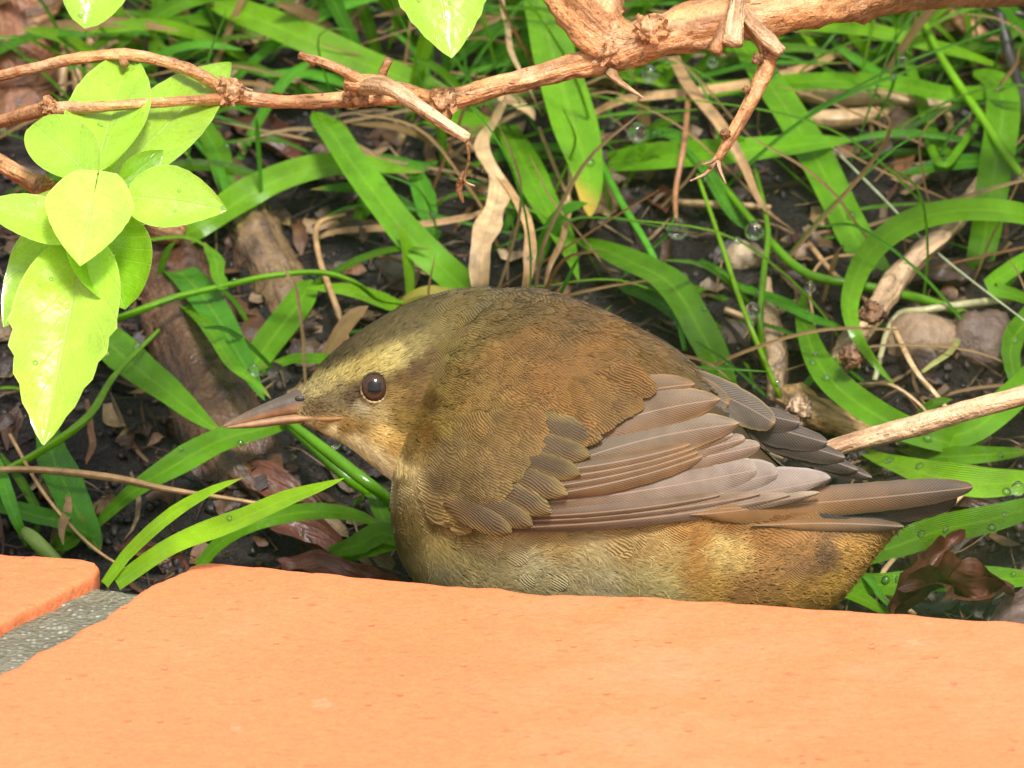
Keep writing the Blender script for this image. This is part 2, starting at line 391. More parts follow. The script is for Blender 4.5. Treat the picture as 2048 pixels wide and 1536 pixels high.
# ------------------------------------------------------------------ generic plant shapes
GREEN = lambda g=1.0, y=0.0: np.array([0.135 + 0.12 * y, 0.350 + 0.10 * y, 0.010]) * g
def resolve(pts, mode='lift'):
    out = []
    for p in pts:
        if len(p) == 4: out.append(at(p[0], p[1], p[3] * 0.01))
        else: out.append(gpt(p[0], p[1], p[2] * 0.01))
    return out
def blade_shape(C, wpx, col, root=0.55, tipexp=0.6, peak=0.5, twist=(0, 0), fold=0.22, nrm=None, wob=0.0, tipcol=None, n=None):
    n = n or max(10, min(34, int(np.linalg.norm(np.diff(C, axis=0), axis=1).sum() / 0.0028)))
    C = catmull(C, n); T = np.gradient(C, axis=0); T /= np.linalg.norm(T, axis=1)[:, None] + 1e-12
    N0 = np.array(nrm if nrm is not None else (-FW * 1.0 + np.array([0.15, 0, 0.45]))); N0 = N0 / np.linalg.norm(N0)
    t = np.linspace(0, 1, n)
    prof = np.minimum(1, root + (1 - root) * t / max(peak, 1e-3)) * np.where(t > peak, np.clip(1 - ((t - peak) / (1 - peak + 1e-9)) ** 2, 0, 1) ** tipexp, 1)
    hw = wpx * 0.42e-4 * np.maximum(prof, 0.03)
    sd0 = random.random() * 60; scar = random.random(); brown = tipcol is None and random.random() < 0.4
    hw = hw * np.array([1 + 0.10 * noise.noise(Vector((q * 6 + sd0, 0, 0))) for q in t])
    if n > 9: C = C + np.array([np.array(noise.noise_vector(Vector((q * 3.2 + sd0, 5, 0)))) * 0.0011 for q in t])
    S = np.cross(T, N0); S /= np.linalg.norm(S, axis=1)[:, None] + 1e-9
    Nn = np.cross(S, T)
    a = twist[0] + (twist[1] - twist[0]) * t
    S2 = S * np.cos(a)[:, None] + Nn * np.sin(a)[:, None]; N2 = Nn * np.cos(a)[:, None] - S * np.sin(a)[:, None]
    ss = np.array([-1, -0.55, 0, 0.55, 1.0]); V = []; U = []; K = []
    ph = random.random() * 9
    for i in range(n):
        ed = 1 + wob * math.sin(ph + i * 1.3)
        for s in ss:
            V.append(C[i] + S2[i] * s * hw[i] * ed + N2[i] * (fold * hw[i] * (abs(s) ** 1.3 - 0.4) + hw[i] * wob * s * math.sin(i * 0.9 + ph)))
            U.append((s * 0.5 + 0.5, t[i]))
            c = np.array(col)
            if tipcol is not None: c = c + (np.array(tipcol) - c) * np.clip((t[i] - 0.86 + 0.05 * s) / 0.08, 0, 1)
            e = 1 + 0.22 * noise.noise(Vector((t[i] * 5 + sd0, s * 1.2, 3))) - 0.10 * (1 - t[i])
            c = c * np.array([e, e, e])
            if brown: c = c + (np.array([0.34, 0.24, 0.07]) - c) * np.clip((t[i] - 0.95 + 0.03 * math.sin(s * 7 + sd0)) / 0.03, 0, 1)
            K.append(c)
    return V, grid_faces(n, 5), K, np.array(U), C, hw, N2
def tube_shape(C, R, col, sides=10, n=None, rough=0.10, seed=0.0, ov=1.0):
    C = [np.asarray(c) for c in C]
    Ltot = sum(np.linalg.norm(C[i + 1] - C[i]) for i in range(len(C) - 1))
    n = n or max(6, min(160, int(Ltot / 0.0013)))
    rr = np.array(R, float); Cs = catmull(C, n); Rs = catmull([np.array([r]) for r in rr], n)[:, 0] if len(rr) > 2 else np.interp(np.linspace(0, 1, n), np.linspace(0, 1, len(rr)), rr)
    Rs = np.maximum(Rs, 0.00005)
    T = np.gradient(Cs, axis=0); T /= np.linalg.norm(T, axis=1)[:, None] + 1e-12
    A = np.cross(T, np.array([0.12, 0.3, 0.95])); A /= np.linalg.norm(A, axis=1)[:, None] + 1e-9; B = np.cross(A, T)
    s = np.concatenate([[0], np.cumsum(np.linalg.norm(np.diff(Cs, axis=0), axis=1))])
    V = []; U = []
    for i in range(n):
        for j in range(sides + 1):
            a = 2 * math.pi * j / sides
            dv = A[i] * math.cos(a) + B[i] * math.sin(a) * ov
            jj = j % sides; aa = 2 * math.pi * jj / sides
            q = Vector((math.cos(aa) * 2.2 + seed, math.sin(aa) * 2.2, s[i] / (Rs.mean() * 2.6)))
            k = 1 + rough * (noise.fractal(q, 0.8, 2, 4)) + rough * 0.5 * noise.fractal(Vector((math.cos(aa) * 3 + seed, math.sin(aa) * 3, s[i] / 0.0045)), 0.8, 2, 3) + rough * 0.5 * noise.noise(Vector((math.cos(aa) * 5, math.sin(aa) * 5 + seed, s[i] / Rs.mean() * 0.12)))
            V.append(Cs[i] + dv * Rs[i] * k); U.append((j / sides * 2 * math.pi * Rs.mean(), s[i] * 10))
    F = grid_faces(n, sides + 1).tolist(); m = sides + 1
    V.append(Cs[0] - T[0] * Rs[0] * 0.25); U.append((0, 0)); V.append(Cs[-1] + T[-1] * Rs[-1] * 0.3); U.append((0, s[-1] * 10))
    for j in range(sides):
        F.append([n * m, j + 1, j]); F.append([n * m + 1, (n - 1) * m + j, (n - 1) * m + j + 1])
    return V, F, np.array(col), np.array(U)
def leaf_shape(base, tip, wpx, col, N0, cup=0.12, droop=0.1, shape='ovate', teeth=0.03, side_bend=0.0, n=26, m=13, roll=0.0):
    base = np.asarray(base); tip = np.asarray(tip); A = tip - base; L = np.linalg.norm(A); A = A / L
    N0 = np.asarray(N0, float); S = np.cross(A, N0); S /= np.linalg.norm(S); N = np.cross(S, A)
    t = np.linspace(0, 1, n)
    if shape == 'heart': prof = np.where(t < 0.28, (np.clip(t, 0, 1) / 0.28) ** 0.42, np.clip(1 - ((t - 0.28) / 0.72) ** 1.9, 0, 1) ** 0.9)
    elif shape == 'round': prof = np.sin(math.pi * t ** 0.9) ** 0.5
    else: prof = np.sin(math.pi * t ** 0.80) ** 0.68 * (1 - 0.25 * t ** 5)
    prof = np.maximum(prof, 0.02); V = []; U = []
    sd_ = random.random() * 50
    for i in range(n):
        for j in range(m):
            s = -1 + 2 * j / (m - 1)
            tooth = 1 + teeth * ((t[i] * 8) % 1 - 0.5) * (1 if 0.4 < t[i] < 0.97 else 0) * (abs(s) > 0.95)
            hw = wpx * 0.5e-4 * prof[i] * tooth
            back = (0.34 * L * (abs(s) ** 1.3) * (1 - t[i] / 0.3) if shape == 'heart' and t[i] < 0.3 else 0)
            rip = 0.010 * L * noise.noise(Vector((t[i] * 3 + sd_, s * 1.6, 0))) * (0.4 + abs(s)) + 0.004 * L * math.sin((t[i] - 0.38 * abs(s)) * 7 * 2 * math.pi) * (1 - abs(s))
            z = cup * hw * (s * s) * 2 - droop * L * (t[i] ** 2) + rip + roll * hw * s - 0.012 * L * math.exp(-(s / 0.08) ** 2)
            V.append(base + A * (t[i] * L - back) + S * (s * hw + side_bend * L * t[i] * (1 - t[i])) + N * z); U.append((j / (m - 1), t[i]))
    return V, grid_faces(n, m), np.array(col), np.array(U)
HOST = 'thin background grass growing over the soil'
DROPS = []                                # (position, radius) gathered while leaves are built
def sprinkle(C, hw, N, k, rmin=5, rmax=10):
    for _ in range(k):
        i = random.randrange(2, len(C) - 2); s = random.uniform(-0.9, 0.9)
        T = C[i + 1] - C[i]; S = np.cross(T, N[i]); S /= np.linalg.norm(S) + 1e-9
        DROPS.append((C[i] + S * s * hw[i] + N[i] * 0.00012, random.uniform(rmin, rmax) * 1e-4, N[i], HOST))

# ------------------------------------------------------------------ grass plants, blade by blade
# blade: points (px, py, lift in cm) from root to tip [or (px, py, 0, depth in cm)], width px, green, options
def plant(label, blades, name='grass_plant', group=None, cat='grass plant'):
    global HOST
    HOST = label
    root = resolve([blades[0][0][0]])[0]
    e = empty(name, root, label, cat, group)
    for b in blades:
        pts, wpx, col = b[:3]; op = dict(b[3]) if len(b) > 3 else {}
        drops = op.pop('drops', 0); stem = op.pop('stem', False); nm = op.pop('name', None); mt = op.pop('mat', 'blade')
        C = resolve(pts)
        if stem:
            rr = [wpx * 0.5e-4 * f for f in op.get('prof', (1, 1, 0.9, 0.7))]
            V, F, K, U = tube_shape(C, rr, col, sides=7, rough=0.05, seed=random.random() * 9, n=max(8, 4 * len(C)))
            mesh_obj(nm or 'stem', V, F, M[mt], e, K, U)
            Cs = catmull(C, 30); T = np.gradient(Cs, axis=0); N = np.cross(T, RT); N = np.tile(-FW, (30, 1))
            if drops: sprinkle(Cs, np.full(30, wpx * 0.5e-4), N * 1.0, drops)
        else:
            V, F, K, U, Cs, hw, N = blade_shape(C, wpx, col, **op)
            mesh_obj(nm or 'blade', V, F, M[mt], e, K, U)
            if drops: sprinkle(Cs, hw, N, drops)
    return e
G, YG = GREEN, lambda g=1.0: GREEN(g, 0.5)
DG = lambda g=1.0: np.array([0.055, 0.19, 0.012]) * g
TAN = np.array([0.50, 0.30, 0.13]); STRAW = np.array([0.60, 0.40, 0.20]); BRN = np.array([0.26, 0.12, 0.05])

plant("broad bright grass blade slanting down to the bird's crown below the branch", [
    ([(990, 640, 0.2), (900, 545, 1.8), (800, 450, 3.0), (715, 350, 3.6), (662, 265, 3.3), (640, 225, 2.5)], 82, G(1.05), dict(root=1, peak=0.75, tipexp=0.4, twist=(0.1, -0.2)))])
plant('arching grass blade reaching out from behind the lime leaves over dark soil', [
    ([(330, 500, 0.2), (400, 450, 1.0), (500, 385, 1.8), (620, 340, 2.2), (740, 330, 2.0), (850, 338, 1.2)], 92, G(1.0, 0.2), dict(root=0.8, peak=0.3, tipexp=0.75, nrm=-FW + np.array([-0.3, 0, 0.8])))])
plant('long wide grass blade running diagonally behind the thin knobbly twig', [
    ([(1010, 300, 0.2), (930, 235, 1.0), (830, 165, 1.6), (700, 115, 2.2), (560, 60, 2.6), (440, 0, 2.5), (380, -60, 1.6)], 86, G(0.95, 0.3), dict(root=0.7, peak=0.6, drops=8)),
    ([(1010, 300, 0.2), (900, 215, 0.5), (780, 195, 0.9), (640, 180, 0.8), (500, 185, 0.3)], 42, DG(1.2), {})])
plant('hanging broad grass blade with a yellowed torn tip below the thick branch', [
    ([(1040, -110, 3.0), (1075, 0, 4.0), (1105, 100, 4.6), (1145, 230, 4.6), (1172, 340, 4.0), (1180, 440, 3.2)], 118, G(1.0, 0.1), dict(root=0.8, peak=0.55, tipexp=0.7, tipcol=(0.55, 0.38, 0.06), drops=7, twist=(0.15, -0.15)))])
plant('grass blade pointing down to the bird beside the curled straw-coloured leaf', [
    ([(1010, 250, 0.4), (1030, 300, 1.8), (1070, 380, 2.4), (1120, 470, 2.2), (1160, 566, 1.4)], 84, G(1.0), dict(root=0.7, peak=0.35, tipexp=0.8))])
plant('level grass blade tapering to a long point over the dark soil hollow', [
    ([(1180, 330, 0.2), (1260, 318, 1.2), (1370, 308, 2.0), (1520, 296, 2.6), (1640, 282, 2.6), (1715, 273, 2.2)], 76, G(1.1), dict(root=0.9, peak=0.3, tipexp=0.9)),
    ([(1250, 330, 0.3), (1300, 270, 1.2), (1370, 290, 1.8), (1450, 400, 1.5), (1510, 468, 0.8)], 40, DG(1.4), dict(drops=8))])
plant('wide grass blade leaning steeply across the litter beyond the frayed twig', [
    ([(1785, 600, 0.0), (1740, 520, 0.8), (1690, 430, 1.4), (1620, 300, 2.0), (1560, 190, 2.4), (1500, 110, 2.4), (1450, 50, 2)], 92, G(0.95), dict(root=0.8, peak=0.5, drops=9, twist=(0.2, -0.1)))])
plant('level bright grass blade joining the tall upright blade by the dark stem', [
    ([(1400, 185, 1.6), (1500, 165, 1.7), (1650, 158, 1.6), (1800, 170, 1.8), (1900, 185, 2.2), (2000, 180, 2.4), (2110, 170, 2)], 50, G(1.0), dict(root=0.8, peak=0.4, drops=8)),
    ([(1960, 560, 0.1), (1975, 470, 1.0), (1985, 370, 1.8), (2003, 260, 2.4), (2000, 175, 2.5), (1950, 140, 2.2)], 92, G(0.9), dict(root=0.75, peak=0.6, tipexp=0.5, drops=6)),
    ([(1370, 20, 1.5), (1560, 48, 2.4), (1740, 68, 2.6), (1880, 98, 2.6), (2010, 138, 2.2)], 40, G(1.05, 0.2), dict(root=0.8, peak=0.5)),
    ([(2160, 460, 0), (2040, 345, 2.6), (1960, 230, 2.8), (1880, 110, 2.8), (1820, -20, 2.4)], 20, G(1.0, 0.3), dict(stem=True, drops=3)),
    ([(1720, 160, 0.5), (1800, 70, 1.2), (1900, 20, 1.2), (2000, -40, 1)], 40, DG(1.5), {}),
    ([(1930, 330, 0.1), (1870, 280, 1.0), (1830, 170, 1.4), (1810, 60, 1.6)], 34, G(0.8), dict(drops=7))])
plant('arching grass blade looping down beside the leaning brown stick', [
    ([(2100, 440, 2.0), (2000, 420, 3.0), (1900, 420, 3.4), (1800, 450, 3.4), (1730, 510, 3.2), (1700, 590, 2.8), (1708, 660, 2.4), (1750, 730, 1.8), (1790, 772, 1.4)], 62, G(1.05, 0.1), dict(root=0.9, peak=0.35, tipexp=0.8, twist=(0, 0.5)))])
plant('curved dewy grass blade sweeping under the stony soil behind the tail', [
    ([(1960, 900, 0.8), (1880, 880, 1.8), (1780, 850, 2.2), (1690, 790, 2.4), (1632, 715, 2.2), (1603, 640, 1.6), (1600, 575, 0.8)], 80, G(0.8), dict(root=0.6, peak=0.4, tipexp=0.8, drops=12)),
    ([(1800, 870, 1.0), (1880, 880, 1.6), (1970, 850, 2.0), (2060, 760, 2.2), (2130, 640, 2)], 78, G(0.9), dict(root=0.7, peak=0.5)),
    ([(1560, 820, 0.3), (1620, 760, 0.9), (1700, 700, 1.0), (1770, 640, 0.9)], 22, DG(1.6), {})])
plant("dew-covered glossy grass blade lying level beyond the bird's tail tip", [
    ([(1720, 900, 0.2), (1790, 925, 2.0), (1880, 955, 2.6), (1980, 965, 2.6), (2110, 970, 2.4)], 86, G(1.05, 0.35), dict(root=0.4, peak=0.5, tipexp=0.4, drops=14)),
    ([(1760, 880, 0.1), (1850, 905, 1.2), (1950, 910, 1.4), (2060, 900, 1)], 50, G(0.7), dict(drops=7))])
plant('grass blade rising from under the tail past the tiny round-leaved sprout', [
    ([(1640, 1150, 0.6), (1720, 1118, 1.6), (1830, 1080, 2.0), (1950, 1050, 2.2), (2110, 1000, 2.2)], 78, G(0.8), dict(root=0.5, peak=0.6, tipexp=0.4, drops=8)),
    ([(1660, 1170, 1.0), (1800, 1170, 1.6), (1930, 1155, 1.8), (2100, 1160, 1.6)], 68, G(0.95), dict(root=0.7, peak=0.5, tipexp=0.4, drops=12)),
    ([(1640, 1150, 1.5), (1700, 1190, 1.9), (1790, 1235, 2.0)], 38, G(1.0, 0.2), dict(root=0.9, peak=0.3)),
    ([(1690, 1110, 1.0), (1740, 1170, 2.0), (1790, 1230, 2.2)], 18, DG(1.8), {})])
plant("dark grass blade standing close behind the bird's back", [
    ([(1445, 790, 0.6), (1420, 690, 1.8), (1350, 580, 2.4), (1260, 515, 2.2), (1150, 475, 1.2)], 84, G(0.72), dict(root=0.9, peak=0.5, tipexp=0.6, drops=8)),
    ([(1420, 740, 0.4), (1380, 660, 1.0), (1300, 600, 1.2), (1230, 570, 0.8)], 40, DG(1.2), {})])
plant('wide grass blade tapering to a point beside the bill tip', [
    ([(130, 620, 0.4), (200, 670, 2.0), (280, 735, 2.6), (360, 800, 2.6), (452, 866, 2.0)], 98, G(1.0), dict(root=0.8, peak=0.3, tipexp=0.85))])
plant('folded pair of dark grass blades crossing above the bill', [
    ([(330, 520, 0.3), (370, 555, 1.8), (430, 630, 2.6), (490, 720, 2.6), (530, 795, 2.0)], 84, DG(1.5), dict(root=0.8, peak=0.3, tipexp=0.8, drops=2)),
    ([(350, 590, 0.5), (400, 640, 2.6), (460, 720, 3.0), (540, 800, 2.4)], 36, G(1.1), dict(peak=0.4)),
    ([(370, 920, 0.0), (430, 840, 0.5), (500, 740, 0.8), (575, 640, 1.0), (625, 555, 0.8)], 78, G(0.8), dict(root=0.5, peak=0.75, tipexp=0.4)),
    ([(480, 760, 0.0), (580, 720, 0.8), (650, 715, 1.0), (720, 725, 0.4)], 30, G(0.9), {})])
plant('grass blade reaching up from the litter to touch the bill from behind', [
    ([(180, 1060, 0.2), (260, 990, 1.4), (350, 930, 2.2), (450, 875, 2.4), (540, 850, 2.0), (620, 838, 1.2)], 66, G(0.85), dict(root=0.25, peak=0.45, tipexp=0.7, drops=8))])
plant('two bright fresh grass blades growing out of the mortar joint', [
    ([(232, 1172, 0, -2.3), (330, 1105, 0, -2.6), (450, 1050, 0, -2.6), (570, 1000, 0, -2.4), (692, 954, 0, -2.0)], 50, YG(1.15), dict(root=0.75, peak=0.5, tipexp=0.8, drops=2)),
    ([(205, 1165, 0, -2.3), (270, 1095, 0, -2.5), (340, 1035, 0, -2.5), (410, 992, 0, -2.3), (487, 957, 0, -2.0)], 33, YG(1.15), dict(root=0.7, peak=0.4, tipexp=0.8))], group=None)
plant('grass blade curving out of the dark litter behind the tile edge', [
    ([(395, 1130, 0.6), (440, 1085, 1.6), (510, 1045, 2.2), (610, 1025, 2.4), (700, 1030, 2.2), (770, 1055, 1.5)], 46, G(0.95), dict(root=0.6, peak=0.45))])
plant('slim jointed grass stem slanting up past the large lime leaf', [
    ([(-30, 960, 1.0), (60, 915, 1.8), (170, 840, 2.4), (230, 750, 2.8), (318, 660, 3.0)], 17, G(0.9, 0.5), dict(stem=True, prof=(1, 1, 1.1, 0.8, 0.5), drops=3)),
    ([(-40, 1000, 0.6), (40, 1020, 1.2), (130, 1050, 1.4), (190, 1075, 1.0)], 52, DG(1.4), {}),
    ([(90, 850, 0.6), (115, 930, 1.2), (150, 1020, 1.4), (200, 1110, 0.4)], 96, DG(1.5), dict(peak=0.35))])
plant('pale bulbous grass shoot at the back edge of the tile beyond the mortar joint', [
    ([(125, 1135, 0.6), (85, 1095, 1.4), (58, 1070, 1.6), (45, 1062, 1.4)], 30, np.array([0.28, 0.40, 0.09]), dict(stem=True, prof=(0.8, 1.1, 1, 0.6))),
    ([(60, 1090, 0.8), (30, 1030, 1.8), (5, 960, 2.0), (-20, 880, 2)], 36, DG(1.9), {}),
    ([(100, 1110, 0.3), (140, 1075, 1.0), (168, 1030, 1.4)], 52, G(0.7), dict(peak=0.4)),
    ([(60, 1100, 0.4), (80, 1040, 0.9), (40, 960, 1.2), (0, 900, 1)], 24, G(0.6), {})])
plant('drooping dewy grass stem arching over the root with a curled leaflet', [
    ([(190, 655, 0.6), (260, 628, 2.4), (350, 595, 2.8), (440, 574, 3.2), (540, 552, 3.4), (640, 545, 3.2), (710, 565, 2.6), (760, 600, 1.6), (840, 608, 1.0)], 16, G(0.9, 0.2), dict(stem=True, prof=(1, 1, 1, 0.9, 0.8, 0.8, 0.7, 0.6, 0.5), drops=12)),
    ([(445, 580, 3.3), (440, 550, 3.4), (425, 515, 3.3), (412, 487, 3.0)], 40, G(0.9), dict(peak=0.3, tipexp=0.5, wob=0.15))])
plant('pair of beaded grass stems sloping down beneath the bill', [
    ([(830, 1040, 0.4), (760, 985, 2.2), (670, 915, 2.6), (580, 845, 2.2), (540, 815, 1.2)], 26, G(0.8), dict(stem=True, prof=(1, 1, 1, 0.7, 0.5), drops=9)),
    ([(780, 1010, 0.4), (700, 960, 1.6), (630, 900, 2.0), (575, 850, 1.6)], 24, G(0.8), dict(stem=True, prof=(1, 1, 0.8, 0.6), drops=9)),
    ([(640, 1110, 0.3), (700, 1095, 1.2), (770, 1070, 1.8), (850, 1095, 1.6)], 60, G(0.8), dict(peak=0.5)),
    ([(700, 1010, 0.3), (740, 985, 1.5), (775, 1040, 1.8), (790, 1080, 1.4)], 40, G(0.7), dict(drops=6)),
    ([(680, 1130, 0.2), (740, 1090, 1.4), (830, 1080, 1.6), (870, 1110, 1)], 46, G(1.0), {})])
plant('glossy wet grass blade arching over the soil behind the thick lime leaf', [
    ([(150, 130, 0.2), (220, 75, 1.4), (310, 48, 2.0), (420, 42, 2.0), (540, 70, 1.2)], 34, G(0.8), dict(root=0.6, drops=7)),
    ([(470, 430, 0.2), (445, 330, 1.4), (415, 260, 1.6), (380, 200, 1.2)], 62, G(0.65), dict(peak=0.4, drops=2)),
    ([(300, 300, 0.2), (370, 270, 1.0), (420, 300, 1.4), (455, 400, 1)], 40, DG(1.5), {})])
plant('thin beaded grass stems tangled over the litter behind the back of the bird', [
    ([(1560, 795, 0.8), (1520, 700, 2.2), (1480, 600, 2.6), (1440, 480, 2.6), (1395, 350, 2.2)], 12, G(0.9, 0.6), dict(stem=True, drops=8)),
    ([(1530, 740, 0.8), (1520, 640, 2.0), (1528, 540, 2.4), (1535, 450, 2.2), (1500, 300, 1.5)], 15, G(0.7, 0.2), dict(stem=True, drops=8)),
    ([(1960, 640, 0.3), (1850, 600, 1.2), (1720, 570, 1.6), (1610, 545, 1.8), (1520, 460, 1.8), (1430, 350, 1.4), (1380, 280, 0.8)], 20, G(0.85, 0.1), dict(stem=True, prof=(1, 1, 1, 1, 0.9, 0.7, 0.5), drops=10)),
    ([(1480, 560, 0.3), (1540, 600, 1.4), (1620, 640, 1.7), (1690, 660, 1.5)], 26, DG(1.7), dict(drops=8)),
    ([(1400, 520, 0.3), (1460, 560, 0.8), (1530, 590, 1.0), (1620, 620, 0.8)], 24, DG(1.5), {}),
    ([(1190, 300, 1.0), (1240, 400, 1.8), (1300, 500, 2.0), (1350, 620, 1.6), (1370, 700, 1.0)], 16, DG(1.7), dict(stem=True, drops=10)),
    ([(1660, 290, 1.6), (1760, 390, 2.0), (1880, 510, 2.2), (2060, 650, 2.0)], 5, np.array([0.45, 0.5, 0.3]), dict(stem=True))])
plant('narrow grass blades rising along the soil beyond the broken branch stubs', [
    ([(2090, 620, 0.2), (2020, 590, 1.4), (1980, 575, 1.6), (2060, 520, 1.8), (2120, 490, 1.5)], 44, G(1.0), {}),
    ([(1990, 600, 0.2), (2030, 540, 1.0), (2070, 500, 1.2)], 40, G(1.0), {}),
    ([(2040, 800, 0.3), (2020, 700, 1.0), (2050, 640, 1.2), (2100, 600, 1)], 60, G(0.7), dict(drops=3)),
    ([(1850, 260, 0.3), (1880, 330, 1.4), (1910, 310, 1.5), (1990, 190, 1.6)], 22, G(0.8), dict(stem=True, drops=8)),
    ([(1640, 50, 0.3), (1680, 100, 1.2), (1750, 140, 1.5), (1830, 160, 1.4)], 26, DG(1.7), dict(drops=8)),
    ([(1450, 130, 0.3), (1540, 90, 1.0), (1640, 60, 1.2), (1700, 70, 1)], 30, G(0.6), dict(drops=7))])
plant("small narrow-leaved shoot beneath the fork of the thin twig", [
    ([(820, 250, 0.3), (870, 240, 2.6), (930, 232, 3.0), (995, 246, 2.6)], 44, G(0.9), dict(peak=0.4)),
    ([(700, 460, 0.2), (720, 430, 1.0), (745, 400, 1.2), (765, 330, 1)], 50, G(0.55), {}),
    ([(690, 330, 0.2), (760, 320, 1.0), (830, 335, 1.2), (880, 320, 0.8)], 34, DG(1.3), {}),
    ([(870, 480, 0.2), (850, 400, 0.8), (830, 330, 0.8)], 60, DG(1.6), {})])
plant('rolled yellow-green grass sheath lying behind the crown of the bird', [
    ([(790, 640, 0.4), (830, 600, 1.2), (880, 590, 1.4), (930, 610, 1.0)], 46, np.array([0.33, 0.30, 0.05]), dict(stem=True, prof=(0.6, 1, 1, 0.8)))])

# round-leaved sprout
e = empty('sprout', gpt(1880, 1130, 0.6), 'tiny light green sprout with round leaves near the dead curled leaf', 'seedling')
a0 = gpt(1880, 1130, 0.8)
for (bx, by, tx, ty, ww) in ((1885, 1085, 1873, 1036, 44), (1878, 1090, 1846, 1072, 34), (1892, 1120, 1945, 1108, 32)):
    V, F, K, U = leaf_shape(gpt(bx, by, 2.2), gpt(tx, ty, 2.4), ww, np.array([0.20, 0.48, 0.03]), -FW + UP * 0.4, shape='round', teeth=0, n=10, m=7)
    mesh_obj('leaf', V, F, M['leaf'], e, K, U)
V, F, K, U = tube_shape([a0, gpt(1888, 1110, 1.6), gpt(1884, 1084, 2.2)], [0.0006, 0.0005, 0.0004], G(1.0), sides=6, n=8); mesh_obj('stem', V, F, M['blade'], e, K, U)

# ------------------------------------------------------------------ dry grass, twigs and straw
def dry(label, blades, name='dry_grass_leaf', cat='dry grass', group=None):
    for b in blades: b[3].setdefault('mat', 'dry')
    return plant(label, blades, name, group, cat)
dry('twisted pale straw-coloured dead grass leaf hanging to the nape of the bird', [
    ([(1010, 195, 2.8), (985, 240, 3.4), (965, 300, 3.6), (1003, 370, 3.7), (985, 430, 3.6), (962, 490, 3.4), (960, 570, 2.4), (970, 600, 1.6)], 62, STRAW, dict(root=0.4, peak=0.6, tipexp=0.3, twist=(1.2, -1.1), wob=0.15)),
    ([(1000, 195, 2.8), (1040, 205, 3.0), (1065, 240, 2.8)], 34, STRAW * 0.9, dict(wob=0.1))])
dry('thin tan dead grass leaf bending down past the curled straw leaf', [
    ([(905, 250, 3.0), (960, 310, 3.4), (1020, 380, 3.4), (1058, 450, 3.2), (1055, 530, 2.6), (1045, 600, 1.6)], 30, TAN, dict(root=0.5, peak=0.7, tipexp=0.4, twist=(0.8, -0.5), wob=0.1))])
dry('slender dead stalk with a split joint dropping behind the hanging blade', [
    ([(1080, 250, 2.4), (1110, 340, 2.8), (1140, 400, 2.8), (1125, 470, 2.6), (1095, 530, 2.2), (1085, 590, 1.4)], 22, TAN * 0.85, dict(twist=(0.5, 0.9), tipexp=0.3)),
    ([(1142, 310, 2.8), (1140, 370, 2.9), (1128, 420, 2.7), (1100, 440, 2.5)], 14, STRAW, {})])
dry('narrow tan dead leaf trailing down between the lime leaf and the hanging blade', [
    ([(1000, -30, 3.6), (1012, 40, 4.0), (1015, 100, 4.0), (1045, 160, 3.8), (1085, 230, 3.2)], 22, STRAW * 0.85, dict(twist=(0.2, 1.0)))])
dry('flat tan grass stalk lying level behind the thick branch', [
    ([(1700, 90, 0.6), (1610, 130, 1.4), (1500, 165, 2.0), (1380, 185, 2.2), (1250, 200, 2.0), (1160, 240, 1.2)], 26, TAN, dict(root=0.8, tipexp=0.3))])
dry('brown dead grass sheath slanting down to a frayed rootlet over dark soil', [
    ([(1345, 110, 3.0), (1380, 170, 3.2), (1440, 250, 3.2), (1485, 330, 3.0), (1520, 410, 2.4), (1590, 465, 1.2)], 34, TAN * 0.8, dict(root=0.9, peak=0.2, tipexp=1.1)),
    ([(1378, 190, 2.8), (1368, 290, 2.8), (1352, 380, 2.6), (1352, 440, 2.4)], 13, BRN * 1.3, dict(stem=True))])
dry('jointed dry brown grass stem lying across the dark litter near the mortar joint', [
    ([(-30, 940, 2.0), (80, 940, 2.2), (220, 955, 2.4), (330, 978, 2.3), (440, 995, 2.0), (560, 1015, 1.4)], 15, TAN * 0.8, dict(stem=True, prof=(1, 1, 1.15, 0.9, 0.7, 0.6))),
    ([(140, 990, 1.6), (130, 1030, 1.7), (125, 1090, 1.4)], 24, TAN * 0.7, {}),
    ([(20, 870, 1.4), (90, 990, 1.6), (180, 1090, 1.5), (270, 1150, 1.2)], 8, TAN, dict(stem=True)),
    ([(170, 800, 1.0), (180, 870, 1.2), (175, 930, 1.0)], 18, BRN, {})])
dry('fine brown dead stalk leaning between the root and the crown of the bird', [
    ([(700, 700, 0.4), (675, 620, 1.2), (640, 520, 1.4), (635, 450, 1.4), (690, 430, 1.2)], 14, TAN * 0.8, dict(stem=True)),
    ([(620, 480, 0.4), (700, 460, 0.8), (900, 440, 1.5), (980, 415, 1.8)], 20, TAN * 0.8, {})])
dry('curly fine tendrils and straw below the leaning brown stick', [
    ([(1620, 490, 0.6), (1680, 560, 1.2), (1760, 620, 1.0)], 12, TAN, dict(stem=True)),
    ([(1720, 510, 1.0), (1650, 520, 1.2), (1620, 570, 1.2), (1630, 660, 0.8)], 8, TAN * 0.9, dict(stem=True)),
    ([(1780, 640, 0.8), (1830, 740, 1.2), (1880, 800, 1.0), (1980, 930, 0.6)], 12, STRAW, dict(stem=True)),
    ([(1700, 770, 0.6), (1780, 770, 1.0), (1840, 810, 0.9), (1860, 840, 0.5)], 8, STRAW, dict(stem=True)),
    ([(2080, 590, 0.8), (1960, 605, 1.2), (1850, 620, 1.2), (1785, 640, 1.0), (1750, 760, 0.5)], 17, np.array([0.36, 0.34, 0.17]), dict(stem=True)),
    ([(1950, 620, 0.6), (1900, 700, 0.8), (1830, 760, 0.6)], 15, np.array([0.3, 0.3, 0.08]), {}),
    ([(1830, 1230, 0.6), (1760, 1160, 1.6), (1850, 1060, 1.4), (1960, 960, 0.8)], 12, STRAW, dict(stem=True))])

